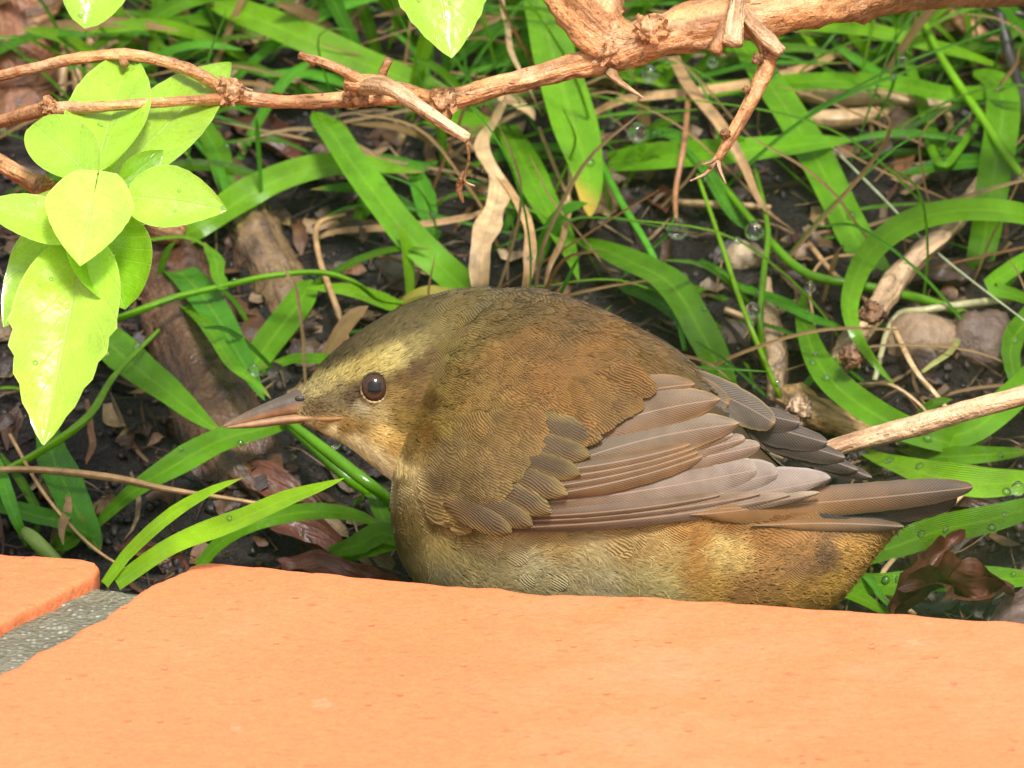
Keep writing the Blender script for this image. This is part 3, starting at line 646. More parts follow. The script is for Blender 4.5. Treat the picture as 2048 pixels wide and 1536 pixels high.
# ------------------------------------------------------------------ woody branches
WOOD = np.array([0.60, 0.275, 0.105]); PALE = np.array([0.70, 0.46, 0.25])
def wood(parent, name, pts, rad, col=WOOD, mat='bark', sides=14, rough=0.12, absd=True, n=None):
    C = [at(p[0], p[1], p[2] * 0.01) for p in pts] if absd else resolve(pts)
    V, F, K, U = tube_shape(C, [r * 1e-4 for r in rad], col, sides=sides, rough=rough, seed=random.random() * 20, n=n)
    return mesh_obj(name, V, F, M[mat], parent, K, U)
def knot(parent, px, py, d, r, col=WOOD * 0.75, mat='bark', nub=7):
    # a crusty burl: one lumpy ball plus torn scales standing off it
    c = at(px, py, d * 0.01); n, m = 18, 24; V = []; K = []; U = []; sd_ = random.random() * 40
    for i in range(n + 1):
        th = math.pi * i / n
        for j in range(m):
            ph = 2 * math.pi * j / m; dr = np.array([math.sin(th) * math.cos(ph), math.sin(th) * math.sin(ph), math.cos(th)])
            q = Vector(dr * 1.6) + Vector((sd_, 0, 0)); f = noise.fractal(q, 0.7, 2.0, 4); g = noise.fractal(q * 3.1, 0.6, 2.0, 3)
            V.append(c + dr * r * 0.80e-4 * (1 + 0.42 * f + 0.20 * g)); K.append(col * np.clip(1 + 1.1 * g, 0.25, 1.6)); U.append((ph * r * 1e-4, th * r * 1e-3))
    F = [[i * m + j, (i + 1) * m + j, (i + 1) * m + (j + 1) % m, i * m + (j + 1) % m] for i in range(n) for j in range(m)]
    for s in range(nub * 3):
        a = random.uniform(0, 6.28); q = r * random.uniform(0.4, 0.8) * 1e-4
        b0 = c + (RT * math.cos(a) + UP * math.sin(a)) * q - FW * random.uniform(0.1, 0.7) * r * 1e-4
        t = np.array([random.gauss(0, 1) for _ in range(3)]); t /= np.linalg.norm(t); s2 = np.cross(t, FW); s2 /= np.linalg.norm(s2) + 1e-9
        L = r * random.uniform(0.2, 0.5) * 1e-4; k0 = len(V)
        for w_, h_ in ((-1, 0), (1, 0), (0.5, 1), (-0.4, 1.1)):
            V.append(b0 + s2 * w_ * L * 0.4 + t * h_ * L); K.append(col * random.uniform(0.4, 1.5)); U.append((0.001 * w_, 0.01 * h_))
        F.append([k0, k0 + 1, k0 + 2, k0 + 3])
    return mesh_obj('knot', V, F, M[mat], parent, np.array(K), np.array(U))
br = empty('branch', gpt(2300, -60, 0), 'gnarled orange-barked branch with thorns and broken stubs above the bird', 'branch')
root = gpt(2380, -40, -0.5)
C = [root] + [at(*p) for p in ((2250, -60, 0.16), (2050, -45, 0.09), (1850, -35, 0.05), (1700, -5, 0.03))]
V, F, K, U = tube_shape(C, [0.0075, 0.0065, 0.006, 0.0055, 0.0048], WOOD * 0.75, sides=16, seed=3); mesh_obj('limb', V, F, M['bark'], br, K, U)
wood(br, 'limb', [(1760, -18, 3.8), (1650, 5, 2.6), (1560, 22, 2.2), (1450, 42, 2), (1340, 66, 2), (1260, 92, 2), (1190, 120, 2), (1110, 142, 2), (1000, 172, 2), (930, 192, 2), (885, 202, 2)], [46, 48, 48, 47, 46, 41, 29, 22, 20, 20, 22], sides=24, rough=0.26)
wood(br, 'limb', [(1270, 88, 2.0), (1215, 72, 2.0), (1180, 25, 2.1), (1150, -40, 2.4), (1100, -140, 3)], [34, 52, 62, 66, 66], WOOD * 0.9, sides=22, rough=0.30)
wood(br, 'twig', [(900, 202, 2), (850, 198, 2.1), (780, 195, 2.2), (700, 198, 2.2), (600, 204, 2.2), (520, 200, 2.2), (450, 186, 2.2)], [22, 16, 16, 17, 14, 14, 18], rough=0.16)
wood(br, 'twig', [(460, 190, 2.2), (400, 150, 2.0), (330, 124, 1.8), (250, 110, 1.8), (150, 118, 1.9), (60, 138, 2.1), (-60, 165, 2.4)], [15, 13, 12, 13, 12, 11, 11], rough=0.16)
wood(br, 'twig', [(460, 196, 2.2), (400, 200, 1.5), (300, 206, 0.6), (200, 214, 0.3), (100, 218, 0.6), (30, 235, 1.2), (-60, 262, 2.0)], [13, 11, 10, 11, 15, 14, 12], rough=0.18)
wood(br, 'twig', [(880, 203, 2.0), (800, 178, 1.5), (740, 168, 1.2), (690, 168, 1.2)], [16, 15, 20, 14], rough=0.2)
wood(br, 'twig', [(725, 172, 1.2), (780, 176, 0.6), (830, 208, 0.3), (880, 242, 0.1), (936, 277, 0.0)], [19, 17, 15, 14, 11], PALE * 0.95)
wood(br, 'twig', [(735, 170, 1.2), (690, 143, 1.0), (640, 123, 1.1), (605, 112, 1.2)], [14, 11, 9, 7], WOOD)
wood(br, 'twig', [(632, 124, 1.1), (615, 116, 1.1), (598, 110, 1.1)], [10, 8, 9], WOOD * 0.6, rough=0.4)
wood(br, 'fibre', [(932, 276, 0.0), (938, 320, 0.3), (928, 360, 0.6), (950, 372, 0.6)], [4, 3, 3, 2], PALE * 0.8, sides=6)
wood(br, 'fibre', [(930, 345, 0.6), (918, 375, 0.8), (926, 405, 0.8)], [7, 8, 3], WOOD * 0.45, sides=6)
for q in ((885, 205, 1.6, 34, 9), (462, 182, 1.9, 32, 12), (712, 190, 1.8, 30, 9), (98, 212, 0.5, 22, 7), (1300, 60, 1.6, 38, 7), (1215, 105, 1.7, 30, 7)):
    knot(br, q[0], q[1], q[2], q[3], WOOD * (0.7 if q[3] < 36 else 0.9), nub=q[4])
wood(br, 'bud', [(245, 118, 1.7), (250, 128, 1.5)], [8, 9], WOOD, rough=0.3); wood(br, 'bud', [(98, 205, 0.6), (96, 192, 0.5)], [8, 5], WOOD * 0.8)
wood(br, 'thorn', [(1222, 145, 1.8), (1234, 160, 1.5), (1262, 180, 1.2), (1288, 196, 1.0)], [12, 8, 5, 1.5], PALE * 0.85, sides=8)
wood(br, 'thorn', [(760, 165, 1.6), (768, 140, 1.5), (778, 118, 1.4)], [11, 9, 9], WOOD * 0.55, sides=8)
wood(br, 'stub', [(1480, -70, 1.6), (1476, -10, 1.2), (1470, 40, 0.9), (1464, 88, 0.7)], [17, 17, 19, 20], PALE, rough=0.3)
wood(br, 'stub', [(1452, 40, 1.2), (1442, 75, 0.9), (1428, 104, 0.8)], [12, 13, 15], WOOD * 0.9, rough=0.35)
wood(br, 'stub', [(1490, 30, 1.2), (1510, 55, 0.9), (1536, 80, 0.7), (1564, 104, 0.6)], [16, 16, 18, 12], PALE, rough=0.3)
wood(br, 'twig', [(1500, 45, 1.3), (1535, 95, 1.0), (1535, 130, 1.0), (1508, 190, 1.0), (1470, 260, 1.0), (1436, 318, 1.0)], [16, 20, 18, 15, 13, 9], WOOD * 0.95, rough=0.12)
for pts in ([(1438, 312), (1415, 345), (1380, 362)], [(1436, 314), (1440, 340), (1452, 368)], [(1432, 318), (1420, 335), (1424, 330)], [(1436, 310), (1425, 322), (1405, 330)]):
    wood(br, 'fibre', [(x, y, 1.0 - 0.1 * i) for i, (x, y) in enumerate(pts)], [5, 4, 2], PALE * 0.8, sides=6)
for q in ((1516, 118, 0.85, 14), (1492, 180, 0.85, 9), (1450, 268, 0.85, 12), (1538, 92, 0.8, 17)): knot(br, *q, col=WOOD * 0.35, nub=4)

def flakes(parent, pts, r, k):           # peeling scraps of bark standing off a limb
    Cs = catmull([at(p[0], p[1], p[2] * 0.01) for p in pts], 60); T = np.gradient(Cs, axis=0); T /= np.linalg.norm(T, axis=1)[:, None]; bag = Bag()
    for _ in range(k):
        i = random.randrange(60); a = random.uniform(0, 6.28); A_ = np.cross(T[i], FW); A_ /= np.linalg.norm(A_); B_ = np.cross(A_, T[i]); d = A_ * math.cos(a) + B_ * math.sin(a); s_ = np.cross(T[i], d)
        c = Cs[i] + d * r(i / 59) * 0.93e-4; L = random.uniform(6, 26) * 1e-4; w_ = random.uniform(2, 6) * 1e-4; h = random.uniform(1, 6) * 1e-4
        V = [c - s_ * w_, c + s_ * w_, c + T[i] * L * 0.5 + s_ * w_ * 0.8 + d * h * 0.5, c + T[i] * L * 0.5 - s_ * w_ + d * h * 0.4, c + T[i] * L + d * h * 1.4]
        bag.add(V, [[0, 1, 2, 3], [3, 2, 4, 4]], random.choice((PALE, WOOD, WOOD * 0.5, PALE * 1.1)) * random.uniform(0.7, 1.1), np.array([(0, 0), (0.001, 0), (0.001, 0.02), (0, 0.02), (0, 0.04)]))
    F = [list(dict.fromkeys(f)) for f in bag.F]
    o = mesh_obj('bark_flakes', np.concatenate(bag.V), F, M['bark'], parent, np.concatenate(bag.C), np.concatenate(bag.U)); o['kind'] = 'stuff'
flakes(br, [(1700, -5, 2.9), (1560, 22, 2.2), (1450, 42, 2), (1340, 66, 2), (1260, 92, 2), (1190, 120, 2)], lambda t: 47 - 14 * t ** 3, 260)
flakes(br, [(1215, 72, 2.0), (1180, 25, 2.1), (1150, -40, 2.4)], lambda t: 54 + 10 * t, 110)
flakes(br, [(1110, 142, 2), (1000, 172, 2), (930, 192, 2), (850, 198, 2.1), (700, 198, 2.2), (600, 204, 2.2), (460, 188, 2.2)], lambda t: 20 - 5 * t, 90)
st = empty('stick', gpt(1680, 740, 0), 'leaning brown stick with peeling bark standing in the stony soil', 'stick')
wood(st, 'stem', [(1670, 760, 0.2), (1690, 700, 1.0), (1750, 620, 1.6), (1800, 550, 2.0), (1860, 490, 2.2), (1910, 440, 2.0), (1980, 350, 1.4)], [22, 24, 27, 25, 24, 22, 18], PALE * 0.75, 'oldbark', absd=False, rough=0.2)
knot(st, 1745, 625, 8.2, 30, WOOD * 0.35, 'oldbark', 8); knot(st, 1700, 715, 8.0, 26, WOOD * 0.35, 'oldbark', 7)
st = empty('stick', gpt(2250, 720, 0), "smooth wet tan stick lying from the bird's wing tip to the edge of the bed", 'stick')
wood(st, 'stem', [(1640, 905, 0.9), (1720, 880, 1.1), (1820, 855, 1.0), (1920, 825, 0.8), (2048, 790, 0.8), (2260, 725, 2.0)], [17, 20, 22, 21, 20, 20], PALE * 0.85, 'bark', rough=0.08)
st = empty('stick', gpt(1580, 800, 0), 'knobbly ochre root end poking out behind the wing tip', 'stick')
wood(st, 'stem', [(1560, 790, 0.4), (1590, 810, 0.8), (1640, 830, 0.9), (1700, 855, 0.6), (1760, 880, 0.2)], [24, 38, 34, 26, 20], np.array([0.45, 0.27, 0.10]), 'oldbark', absd=False, rough=0.4)
knot(st, 1600, 820, 6.2, 32, PALE * 0.6, 'oldbark', 6)
st = empty('stick', gpt(1545, 760, 0), 'split wet brown twig standing between beaded grass stems', 'stick')
wood(st, 'stem', [(1555, 800, 0.2), (1555, 740, 0.8), (1545, 680, 1.0), (1535, 620, 1.0), (1530, 560, 0.6)], [20, 24, 26, 20, 12], PALE * 0.55, 'oldbark', absd=False, rough=0.2)
st = empty('stick', gpt(0, 320, 0), 'short orange twig end with a dark knot beside the lime leaves', 'stick')
wood(st, 'stem', [(-160, 180, 3.0), (-60, 285, 1.0), (20, 338, 0.2), (70, 366, 0.0), (96, 380, 0.0)], [18, 18, 18, 19, 22], WOOD * 0.8, rough=0.2)
knot(st, 88, 374, -0.3, 26, WOOD * 0.5, nub=8)
st = empty('stem', gpt(2080, 420, 0), 'dark blackish stem rising beside the tall upright grass blade', 'stem')
wood(st, 'stalk', [(2090, 420, 0.2), (2050, 220, 2.4), (2020, 110, 3.0), (1995, 10, 3.2), (1985, -60, 3)], [12, 12, 13, 13, 12], np.array([0.03, 0.026, 0.02]), 'dry', absd=False, rough=0.1)
wood(st, 'stalk', [(1995, 15, 3.2), (2040, 28, 3.3), (2110, 50, 3)], [9, 8, 7], np.array([0.03, 0.026, 0.02]), 'dry', absd=False)
# trunks and roots of the shrub
tr = empty('woody_shrub', gpt(50, 230, 0), 'reddish brown shrub trunk with a peeling fork beyond the thin twigs', 'shrub')
wood(tr, 'trunk', [(40, 260, -0.6), (45, 180, 0.8), (40, 80, 2.0), (20, -20, 2.6), (0, -140, 3)], [85, 72, 66, 62, 60], np.array([0.20, 0.075, 0.03]), 'oldbark', absd=False, sides=24, rough=0.2)
wood(tr, 'limb', [(40, 70, 2.4), (75, 30, 3.0), (110, -20, 3.2), (140, -90, 3)], [38, 34, 30, 26], np.array([0.30, 0.15, 0.06]), 'oldbark', absd=False, rough=0.3)
for k, pts in enumerate(([(160, 210, 0.0), (150, 120, 0.8), (145, 30, 1.0), (140, -40, 1)], [(120, 200, 0), (128, 110, 0.8), (140, 20, 1), (150, -40, 1)], [(185, 230, 0), (180, 120, 0.6), (185, 40, 0.8), (190, -30, 1)])):
    s_ = empty('dead_stalk', gpt(pts[0][0], pts[0][1], 0), 'upright tan dead stalk beside the reddish shrub trunk', 'dead stalk', 'dead stalks by the trunk')
    wood(s_, 'stalk', pts, [13, 12, 11, 10], TAN * (0.9, 0.8, 0.7)[k], 'dry', absd=False, rough=0.05)
rt = empty('root', gpt(560, 700, 0), 'thick tan weathered root sloping down behind the bill', 'root')
wood(rt, 'stem', [(640, 800, -1.6), (600, 690, -0.6), (560, 580, -0.2), (515, 480, 0.1), (470, 400, -0.3), (440, 330, -1.5)], [75, 72, 66, 62, 56, 50], np.array([0.15, 0.092, 0.042]), 'oldbark', absd=False, sides=22, rough=0.22)
rt = empty('root', gpt(420, 900, 0), 'dark red-brown decayed root under the crossing grass blades', 'root')
wood(rt, 'stem', [(560, 1130, -1.6), (480, 960, -0.7), (410, 780, -0.2), (370, 640, -0.2), (330, 520, -0.8), (300, 400, -2.6)], [100, 110, 105, 95, 88, 80], np.array([0.075, 0.034, 0.015]), 'oldbark', absd=False, sides=24, rough=0.25)
rt = empty('root', gpt(350, 460, 0), 'broken orange-brown root stub below the lime leaf', 'root')
wood(rt, 'stem', [(300, 430, 1.0), (330, 455, 1.4), (365, 470, 1.5)], [28, 32, 22], np.array([0.42, 0.19, 0.06]), 'oldbark', absd=False, rough=0.35)
st = empty('stick', gpt(2000, 80, 0), 'blurred orange-brown twig lying beyond the dark stem', 'stick')
wood(st, 'stem', [(2060, 140, 0.4), (1960, 70, 0.8), (1890, 20, 0.8), (1820, -40, 0.6)], [17, 18, 17, 15], np.array([0.42, 0.20, 0.09]), 'bark', absd=False)
for i, (pts, r, lb) in enumerate(((
    [(1560, 175, 0.2), (1640, 195, 0.6), (1790, 200, 0.7), (1900, 215, 0.3)], 18, 'short straw stem lying level under the wide leaning blade'),
    ([(1590, 240, 0.2), (1680, 238, 0.5), (1800, 225, 0.3)], 22, 'hollow pale straw piece half buried below the level blade'),
    ([(1850, 160, 0.2), (1900, 240, 0.6), (1890, 270, 0.3)], 8, 'fine bent straw beside the tall upright blade'),
    ([(700, 40, 0.3), (640, 110, 0.9), (560, 180, 1.0), (480, 190, 0.6)], 10, 'thin grey straw slanting behind the forked twig'),
    ([(1450, 620, 0.2), (1520, 640, 0.4), (1600, 600, 0.2)], 9, 'fine straw lying behind the beaded stems'),
    ([(1340, 405, 0.3), (1450, 410, 0.8), (1540, 415, 0.4)], 9, 'fine straw lying under the hanging water drop'))):
    s_ = empty('straw', gpt(pts[1][0], pts[1][1], 0), lb, 'straw')
    wood(s_, 'stalk', pts, [r * 0.8, r, r * 0.7], STRAW * (0.55 if r == 10 else 0.85), 'dry', absd=False, sides=9, rough=0.08)

# ------------------------------------------------------------------ lime shrub leaves
LIME = np.array([0.39, 0.64, 0.06]); LIMEY = np.array([0.50, 0.70, 0.11]); LIMED = np.array([0.23, 0.48, 0.02])
sh = empty('shrub_sprig', gpt(-60, 420, 0), 'sprig of glossy lime green shrub leaves wet with rain', 'shrub')
def leaf(parent, b, t, wpx, col, nx=0.0, ny=0.35, **kw):
    V, F, K, U = leaf_shape(at(b[0], b[1], b[2] * 0.01), at(t[0], t[1], t[2] * 0.01), wpx, col, -FW + RT * nx + UP * ny, **kw)
    o = mesh_obj('leaf', V, F, M['leaf'], parent, K, U); V = np.array(V)
    return V
def leafdrops(V, k, rmin=2.5, rmax=6, parent_label='sprig of glossy lime green shrub leaves'):
    for _ in range(k):
        DROPS.append((V[random.randrange(len(V))] - FW * 0.0001, random.uniform(rmin, rmax) * 1e-4, -FW + UP * 0.3, parent_label))
cx, cy = 188, 352
v = leaf(sh, (188, 388, -2.3), (160, 526, -3.4), 176, LIMEY, 0.0, 0.5, shape='heart', cup=0.20, droop=0.05)
v = leaf(sh, (250, 392, -2.0), (448, 412, -2.6), 132, LIME, 0.1, 0.3, cup=0.15, side_bend=-0.06); leafdrops(v, 22, 2, 5)
v = leaf(sh, (186, 356, -1.7), (62, 236, -0.6), 128, LIME * 0.95, -0.2, 0.6, cup=0.2, teeth=0, shape='round'); 
v = leaf(sh, (186, 352, -1.0), (258, 108, 2.3), 172, LIME, -0.1, 0.9, cup=0.2, droop=-0.02); leafdrops(v, 10)
v = leaf(sh, (215, 372, -0.8), (474, 88, 3.0), 150, LIME * 0.9, 0.3, 0.8, cup=0.12); leafdrops(v, 10)
v = leaf(sh, (240, 368, -1.3), (330, 300, -1.0), 60, LIMED * 0.8, 0.3, 0.1)
v = leaf(sh, (160, 470, -2.0), (-40, 400, -2.6), 110, LIME, -0.1, 0.7, cup=0.1)
v = leaf(sh, (150, 455, -1.2), (20, 560, -1.6), 120, LIME * 0.95, -0.2, 0.8, cup=0.15, shape='round', teeth=0); leafdrops(v, 14)
v = leaf(sh, (172, 470, -1.8), (82, 874, -4.2), 215, LIME * 1.05, -0.15, 0.45, cup=0.16, droop=0.06, teeth=0.16); leafdrops(v, 22)
v = leaf(sh, (165, 440, -1.4), (0, 640, -2.2), 150, LIME * 0.9, -0.3, 0.6, cup=0.1); leafdrops(v, 16)
v = leaf(sh, (190, 440, -1.5), (250, 628, -2.2), 168, LIMED, 0.1, 0.2, shape='round', cup=0.45, droop=-0.12, teeth=0); leafdrops(v, 6, 4, 8)
for pts, r in (([(-120, 470, -1.0), (20, 420, -1.2), (110, 385, -1.4), (188, 350, -1.7)], [14, 11, 9, 7]), ([(188, 350, -1.7), (178, 400, -1.7), (170, 470, -1.6)], [7, 8, 6]), ([(186, 352, -1.7), (220, 370, -1.9), (255, 393, -2.0)], [6, 5, 4])):
    wood(sh, 'stem', pts, r, np.array([0.32, 0.42, 0.06]), 'blade', sides=8, rough=0.05)
lf = empty('shrub_leaf', at(900, -60, 0), 'pointed wet lime leaf hanging in front of the straw by the thick branch', 'leaf')
v = leaf(lf, (860, -120, 1.6), (905, 102, 0.4), 195, LIME, 0.1, 0.6, cup=0.12, teeth=0.08); leafdrops(v, 8, parent_label='pointed lime leaf hanging by the thick branch')
wood(lf, 'stalk', [(1060, -140, 2.6), (960, -150, 2.2), (890, -150, 1.8), (860, -118, 1.6)], [8, 7, 6, 5], np.array([0.32, 0.42, 0.06]), 'blade', sides=8)
lf = empty('shrub_leaf', at(180, -60, 0), 'rounded lime leaf in front of the reddish shrub trunk', 'leaf')
v = leaf(lf, (220, -110, 2.2), (168, 46, 1.2), 150, LIME * 0.95, 0.0, 0.5, shape='round', cup=0.15); leafdrops(v, 8, parent_label='rounded lime leaf in front of the reddish trunk')
wood(lf, 'stalk', [(60, -150, 8), (140, -160, 4), (222, -108, 2.2)], [8, 6, 5], np.array([0.32, 0.42, 0.06]), 'blade', sides=8)

# ------------------------------------------------------------------ dead leaves and stones
def dead_leaf(label, b, t, wpx, col, lift=(0.6, 0.8), nx=0, ny=0.8, cup=0.5, droop=0.3, roll=0.2, rough=1.0):
    B, T = gpt(b[0], b[1], lift[0] * 0.01), gpt(t[0], t[1], lift[1] * 0.01)
    V, F, K, U = leaf_shape(B, T, wpx, col, -FW + RT * nx + UP * ny, cup=cup, droop=droop, roll=roll, n=22, m=11)
    V = np.array(V); L = np.linalg.norm(T - B)
    for i in range(len(V)):
        q = Vector(V[i] * 130); V[i] += (np.array(noise.noise_vector(q)) * 0.13 + np.array(noise.noise_vector(q * 2.6)) * 0.05) * min(L, 0.018) * rough
    o = mesh_obj('dead_leaf', V, F, M['dry'], None, K, U, origin=B); tag(o, label, 'dead leaf')
REDB = np.array([0.105, 0.036, 0.021]); DKB = np.array([0.06, 0.03, 0.02])
dead_leaf('curled wet dark brown dead leaf hooked over by the tile edge', (2010, 1200), (1815, 1210), 64, REDB * 1.1, (2.4, 2.6), roll=0.5, droop=-0.25, cup=1.3, rough=2.2)
dead_leaf('rolled upright brown dead leaf edge standing by the tiny sprout', (1800, 1240), (1925, 1112), 56, REDB * 1.3, (2.6, 2.6), cup=1.3, droop=-0.35, roll=0.4, rough=1.3)
dead_leaf('pale purplish dead leaf lying against the tile beyond the curled brown leaf', (2100, 1210), (1975, 1240), 80, np.array([0.17, 0.115, 0.095]), (2.0, 2.2))
dead_leaf('reddish brown dead leaf lying in the litter under the throat', (520, 1040), (700, 1090), 95, REDB, (0.8, 1.0))
dead_leaf('rusty dead leaf crumpled under the bill below the root', (470, 940), (640, 1000), 90, REDB * 1.1, (0.5, 0.8), cup=0.3)
dead_leaf('red-brown dead leaf strip at the back edge of the tile', (560, 1125), (860, 1160), 60, REDB * 1.2, (1.0, 1.6))
dead_leaf('brown dead leaf tucked behind the two fresh blades', (250, 1100), (390, 1140), 70, REDB * 0.9, (0.6, 0.8))
dead_leaf('wet maroon dead leaf lying on dark soil below the knobbly twig', (470, 250), (640, 320), 95, REDB * 0.8, (0.3, 0.5))
dead_leaf('greyish brown dead leaf on the soil beyond the looping blade', (1860, 250), (1740, 300), 80, np.array([0.12, 0.08, 0.055]), (0.4, 0.6))
dead_leaf('flat red-brown dead leaf below the stone behind the wing', (1700, 800), (1960, 770), 80, REDB * 1.0, (0.3, 0.4), cup=0.2)
dead_leaf('dark crumpled leaf under the dewy blade beyond the tail', (1880, 1010), (2030, 1030), 80, DKB, (0.8, 0.8))
dead_leaf('dull brown leaf lying near the leaning stick', (1800, 560), (1980, 540), 70, np.array([0.09, 0.058, 0.042]), (0.3, 0.4))
dead_leaf('curled brown leaf scrap in the dark hollow under the hanging straw', (1330, 430), (1300, 370), 60, REDB * 0.9, (0.4, 0.8))
def stone(label, px, py, rx, ry, col, lift=0.2, seed=0):
    c = gpt(px, py, lift * 0.01); n, m = 14, 20; V = []
    for i in range(n + 1):
        th = math.pi * i / n
        for j in range(m):
            ph = 2 * math.pi * j / m; d = np.array([math.sin(th) * math.cos(ph), math.sin(th) * math.sin(ph), math.cos(th)])
            k = 1 + 0.22 * noise.fractal(Vector(d * 1.4) + Vector((seed, 0, 0)), 1, 2, 4)
            V.append(c + RT * d[0] * rx * 1e-4 * k + UP * d[2] * ry * 1e-4 * k + FW * d[1] * (rx + ry) * 0.5e-4 * k)
    F = [[i * m + j, i * m + (j + 1) % m, (i + 1) * m + (j + 1) % m, (i + 1) * m + j] for i in range(n) for j in range(m)]
    o = mesh_obj('stone', V, F, M['stone'], None, np.array(col), origin=c); tag(o, label, 'stone')
stone('largest buff sandstone pebble beside the leaning stick', 1840, 680, 85, 62, (0.22, 0.145, 0.085), 0.1, 1)
stone('brown stone in the soil next to the buff pebble', 1960, 690, 80, 75, (0.10, 0.064, 0.044), -0.1, 5)
stone('dark brown lump of earth under the beaded stems', 1480, 690, 80, 60, (0.085, 0.06, 0.042), -0.4, 9)
stone('small pinkish pebble by the looping blade joint', 1930, 275, 22, 22, (0.42, 0.24, 0.17), 0.2, 12)
stone('grey-brown stone half hidden behind the fork of the root', 800, 560, 80, 55, (0.08, 0.058, 0.042), -0.3, 15)
stone('pale wet pebble by the knobbly ochre root', 1655, 845, 24, 14, (0.4, 0.36, 0.3), 0.6, 17)
stone('tan stone scrap below the dripping stem', 1490, 520, 46, 40, (0.34, 0.25, 0.15), 0.1, 21)

# ------------------------------------------------------------------ what nobody could count: crumbs, litter, background grass
def scatter():
    global HOST
    HOST = 'thin background grass growing over the soil'
    ico = []; ph = (1 + 5 ** 0.5) / 2
    IV = np.array([(-1, ph, 0), (1, ph, 0), (-1, -ph, 0), (1, -ph, 0), (0, -1, ph), (0, 1, ph), (0, -1, -ph), (0, 1, -ph), (ph, 0, -1), (ph, 0, 1), (-ph, 0, -1), (-ph, 0, 1)]) / 1.9
    IF = np.array([(0, 11, 5), (0, 5, 1), (0, 1, 7), (0, 7, 10), (0, 10, 11), (1, 5, 9), (5, 11, 4), (11, 10, 2), (10, 7, 6), (7, 1, 8), (3, 9, 4), (3, 4, 2), (3, 2, 6), (3, 6, 8), (3, 8, 9), (4, 9, 5), (2, 4, 11), (6, 2, 10), (8, 6, 7), (9, 8, 1)])
    bag = Bag()
    for _ in range(6400):
        x = random.uniform(-0.21, 0.21); y = random.uniform(0.0, 0.28); r = random.choice((0.0004, 0.0006, 0.0008, 0.0011, 0.0014)) * random.uniform(0.7, 1.3)
        V = IV * r * rng.uniform(0.35, 1.5, (12, 1)) * rng.uniform(0.6, 1.2, (1, 3)) + np.array([x, y, gh(x, y) + r * 0.3])
        b = random.choice(((0.015, 0.01, 0.008), (0.025, 0.015, 0.01), (0.045, 0.026, 0.018), (0.06, 0.028, 0.016), (0.02, 0.014, 0.01), (0.012, 0.009, 0.007)))
        bag.add(V, IF, np.array(b) * random.uniform(0.6, 1.3))
    tag(bag.build('soil_crumbs', M['clod']), 'dark crumbs of wet soil strewn over the bed', 'soil crumbs', kind='stuff')
    bag = Bag()
    for _ in range(3500):                 # straw bits, rootlets and leaf scraps
        x = random.uniform(-0.22, 0.22); y = random.uniform(0.0, 0.28); a = random.uniform(0, 6.28)
        L = random.uniform(0.004, 0.03); z = gh(x, y)
        flake = random.random() < 0.35
        if flake: L = random.uniform(0.003, 0.011)
        pts = []
        bend = random.uniform(-0.5, 0.5)
        for k in range(4):
            t = k / 3; aa = a + bend * t
            xx = x + math.cos(aa) * L * (t - 0.5); yy = y + math.sin(aa) * L * (t - 0.5)
            pts.append(np.array([xx, yy, gh(xx, yy) + 0.0009 + random.uniform(0, 0.0022)]))
        c = random.choice((TAN * 0.7, TAN * 0.4, STRAW * 0.7, BRN * 0.8, BRN * 0.5, REDB * 0.7, DKB, DKB * 0.7, DKB * 0.8)) * random.uniform(0.35, 0.8)
        V, F, K, U, *_r = blade_shape(pts, random.uniform(25, 70) if flake else random.uniform(4, 13), c, root=0.6, peak=0.5, tipexp=0.4, n=6, fold=random.uniform(-0.5, 0.6), nrm=np.array([random.uniform(-0.7, 0.7), random.uniform(-0.9, 0.3), 1]), wob=0.2)
        bag.add(V, F, K, U)
    tag(bag.build('litter', M['dry']), 'brown litter of straw bits and leaf scraps on the soil', 'litter', kind='stuff')
    bag = Bag(); k = 0
    dark = ((470, 230, 720, 340), (540, 390, 780, 580), (1500, 320, 1720, 560), (150, 820, 560, 1100), (620, 620, 760, 760), (560, 880, 800, 1120), (1180, 440, 1480, 800), (1640, 560, 2020, 800), (1740, 330, 1960, 460))
    while k < 620:
        px = random.uniform(-180, 2230); py = random.uniform(-260, 900) if random.random() < 0.55 else random.uniform(-260, 240)
        if any(a < px < c and b < py < d for a, b, c, d in dark): continue
        if py > 430 and random.random() < 0.72: continue
        k += 1
        p0 = gpt(px, py, -0.2 * 0.01); L = random.uniform(0.015, 0.055) * (0.7 if py > 300 else 1); a = random.uniform(-1.3, 1.3); fy = random.uniform(-0.5, 0.3)
        d = np.array([math.sin(a), fy, math.cos(a) * 0.9]); d /= np.linalg.norm(d); g = np.array([math.sin(a) * 0.8 + random.uniform(-.4, .4), fy - 0.2, -0.5])
        pts = [p0, p0 + d * L * 0.4, p0 + d * L * 0.75 + g * L * 0.10, p0 + d * L + g * L * 0.32]
        dead = random.random() < 0.2
        c = (TAN * random.uniform(0.5, 0.9)) if dead else (random.choice((DG(1.2), DG(1.7), G(0.6), G(0.8), G(0.9, 0.3))) * random.uniform(0.7, 1.1))
        V, F, K, U, Cs, hw, N = blade_shape(pts, random.choice((10, 14, 20, 30, 42)), c, twist=(random.uniform(-0.6, 0.6), random.uniform(-0.6, 0.6)), n=9)
        bag.add(V, F, K, U)
        if random.random() < 0.3: sprinkle(Cs, hw, N, 1, 2, 4)
    k = 0
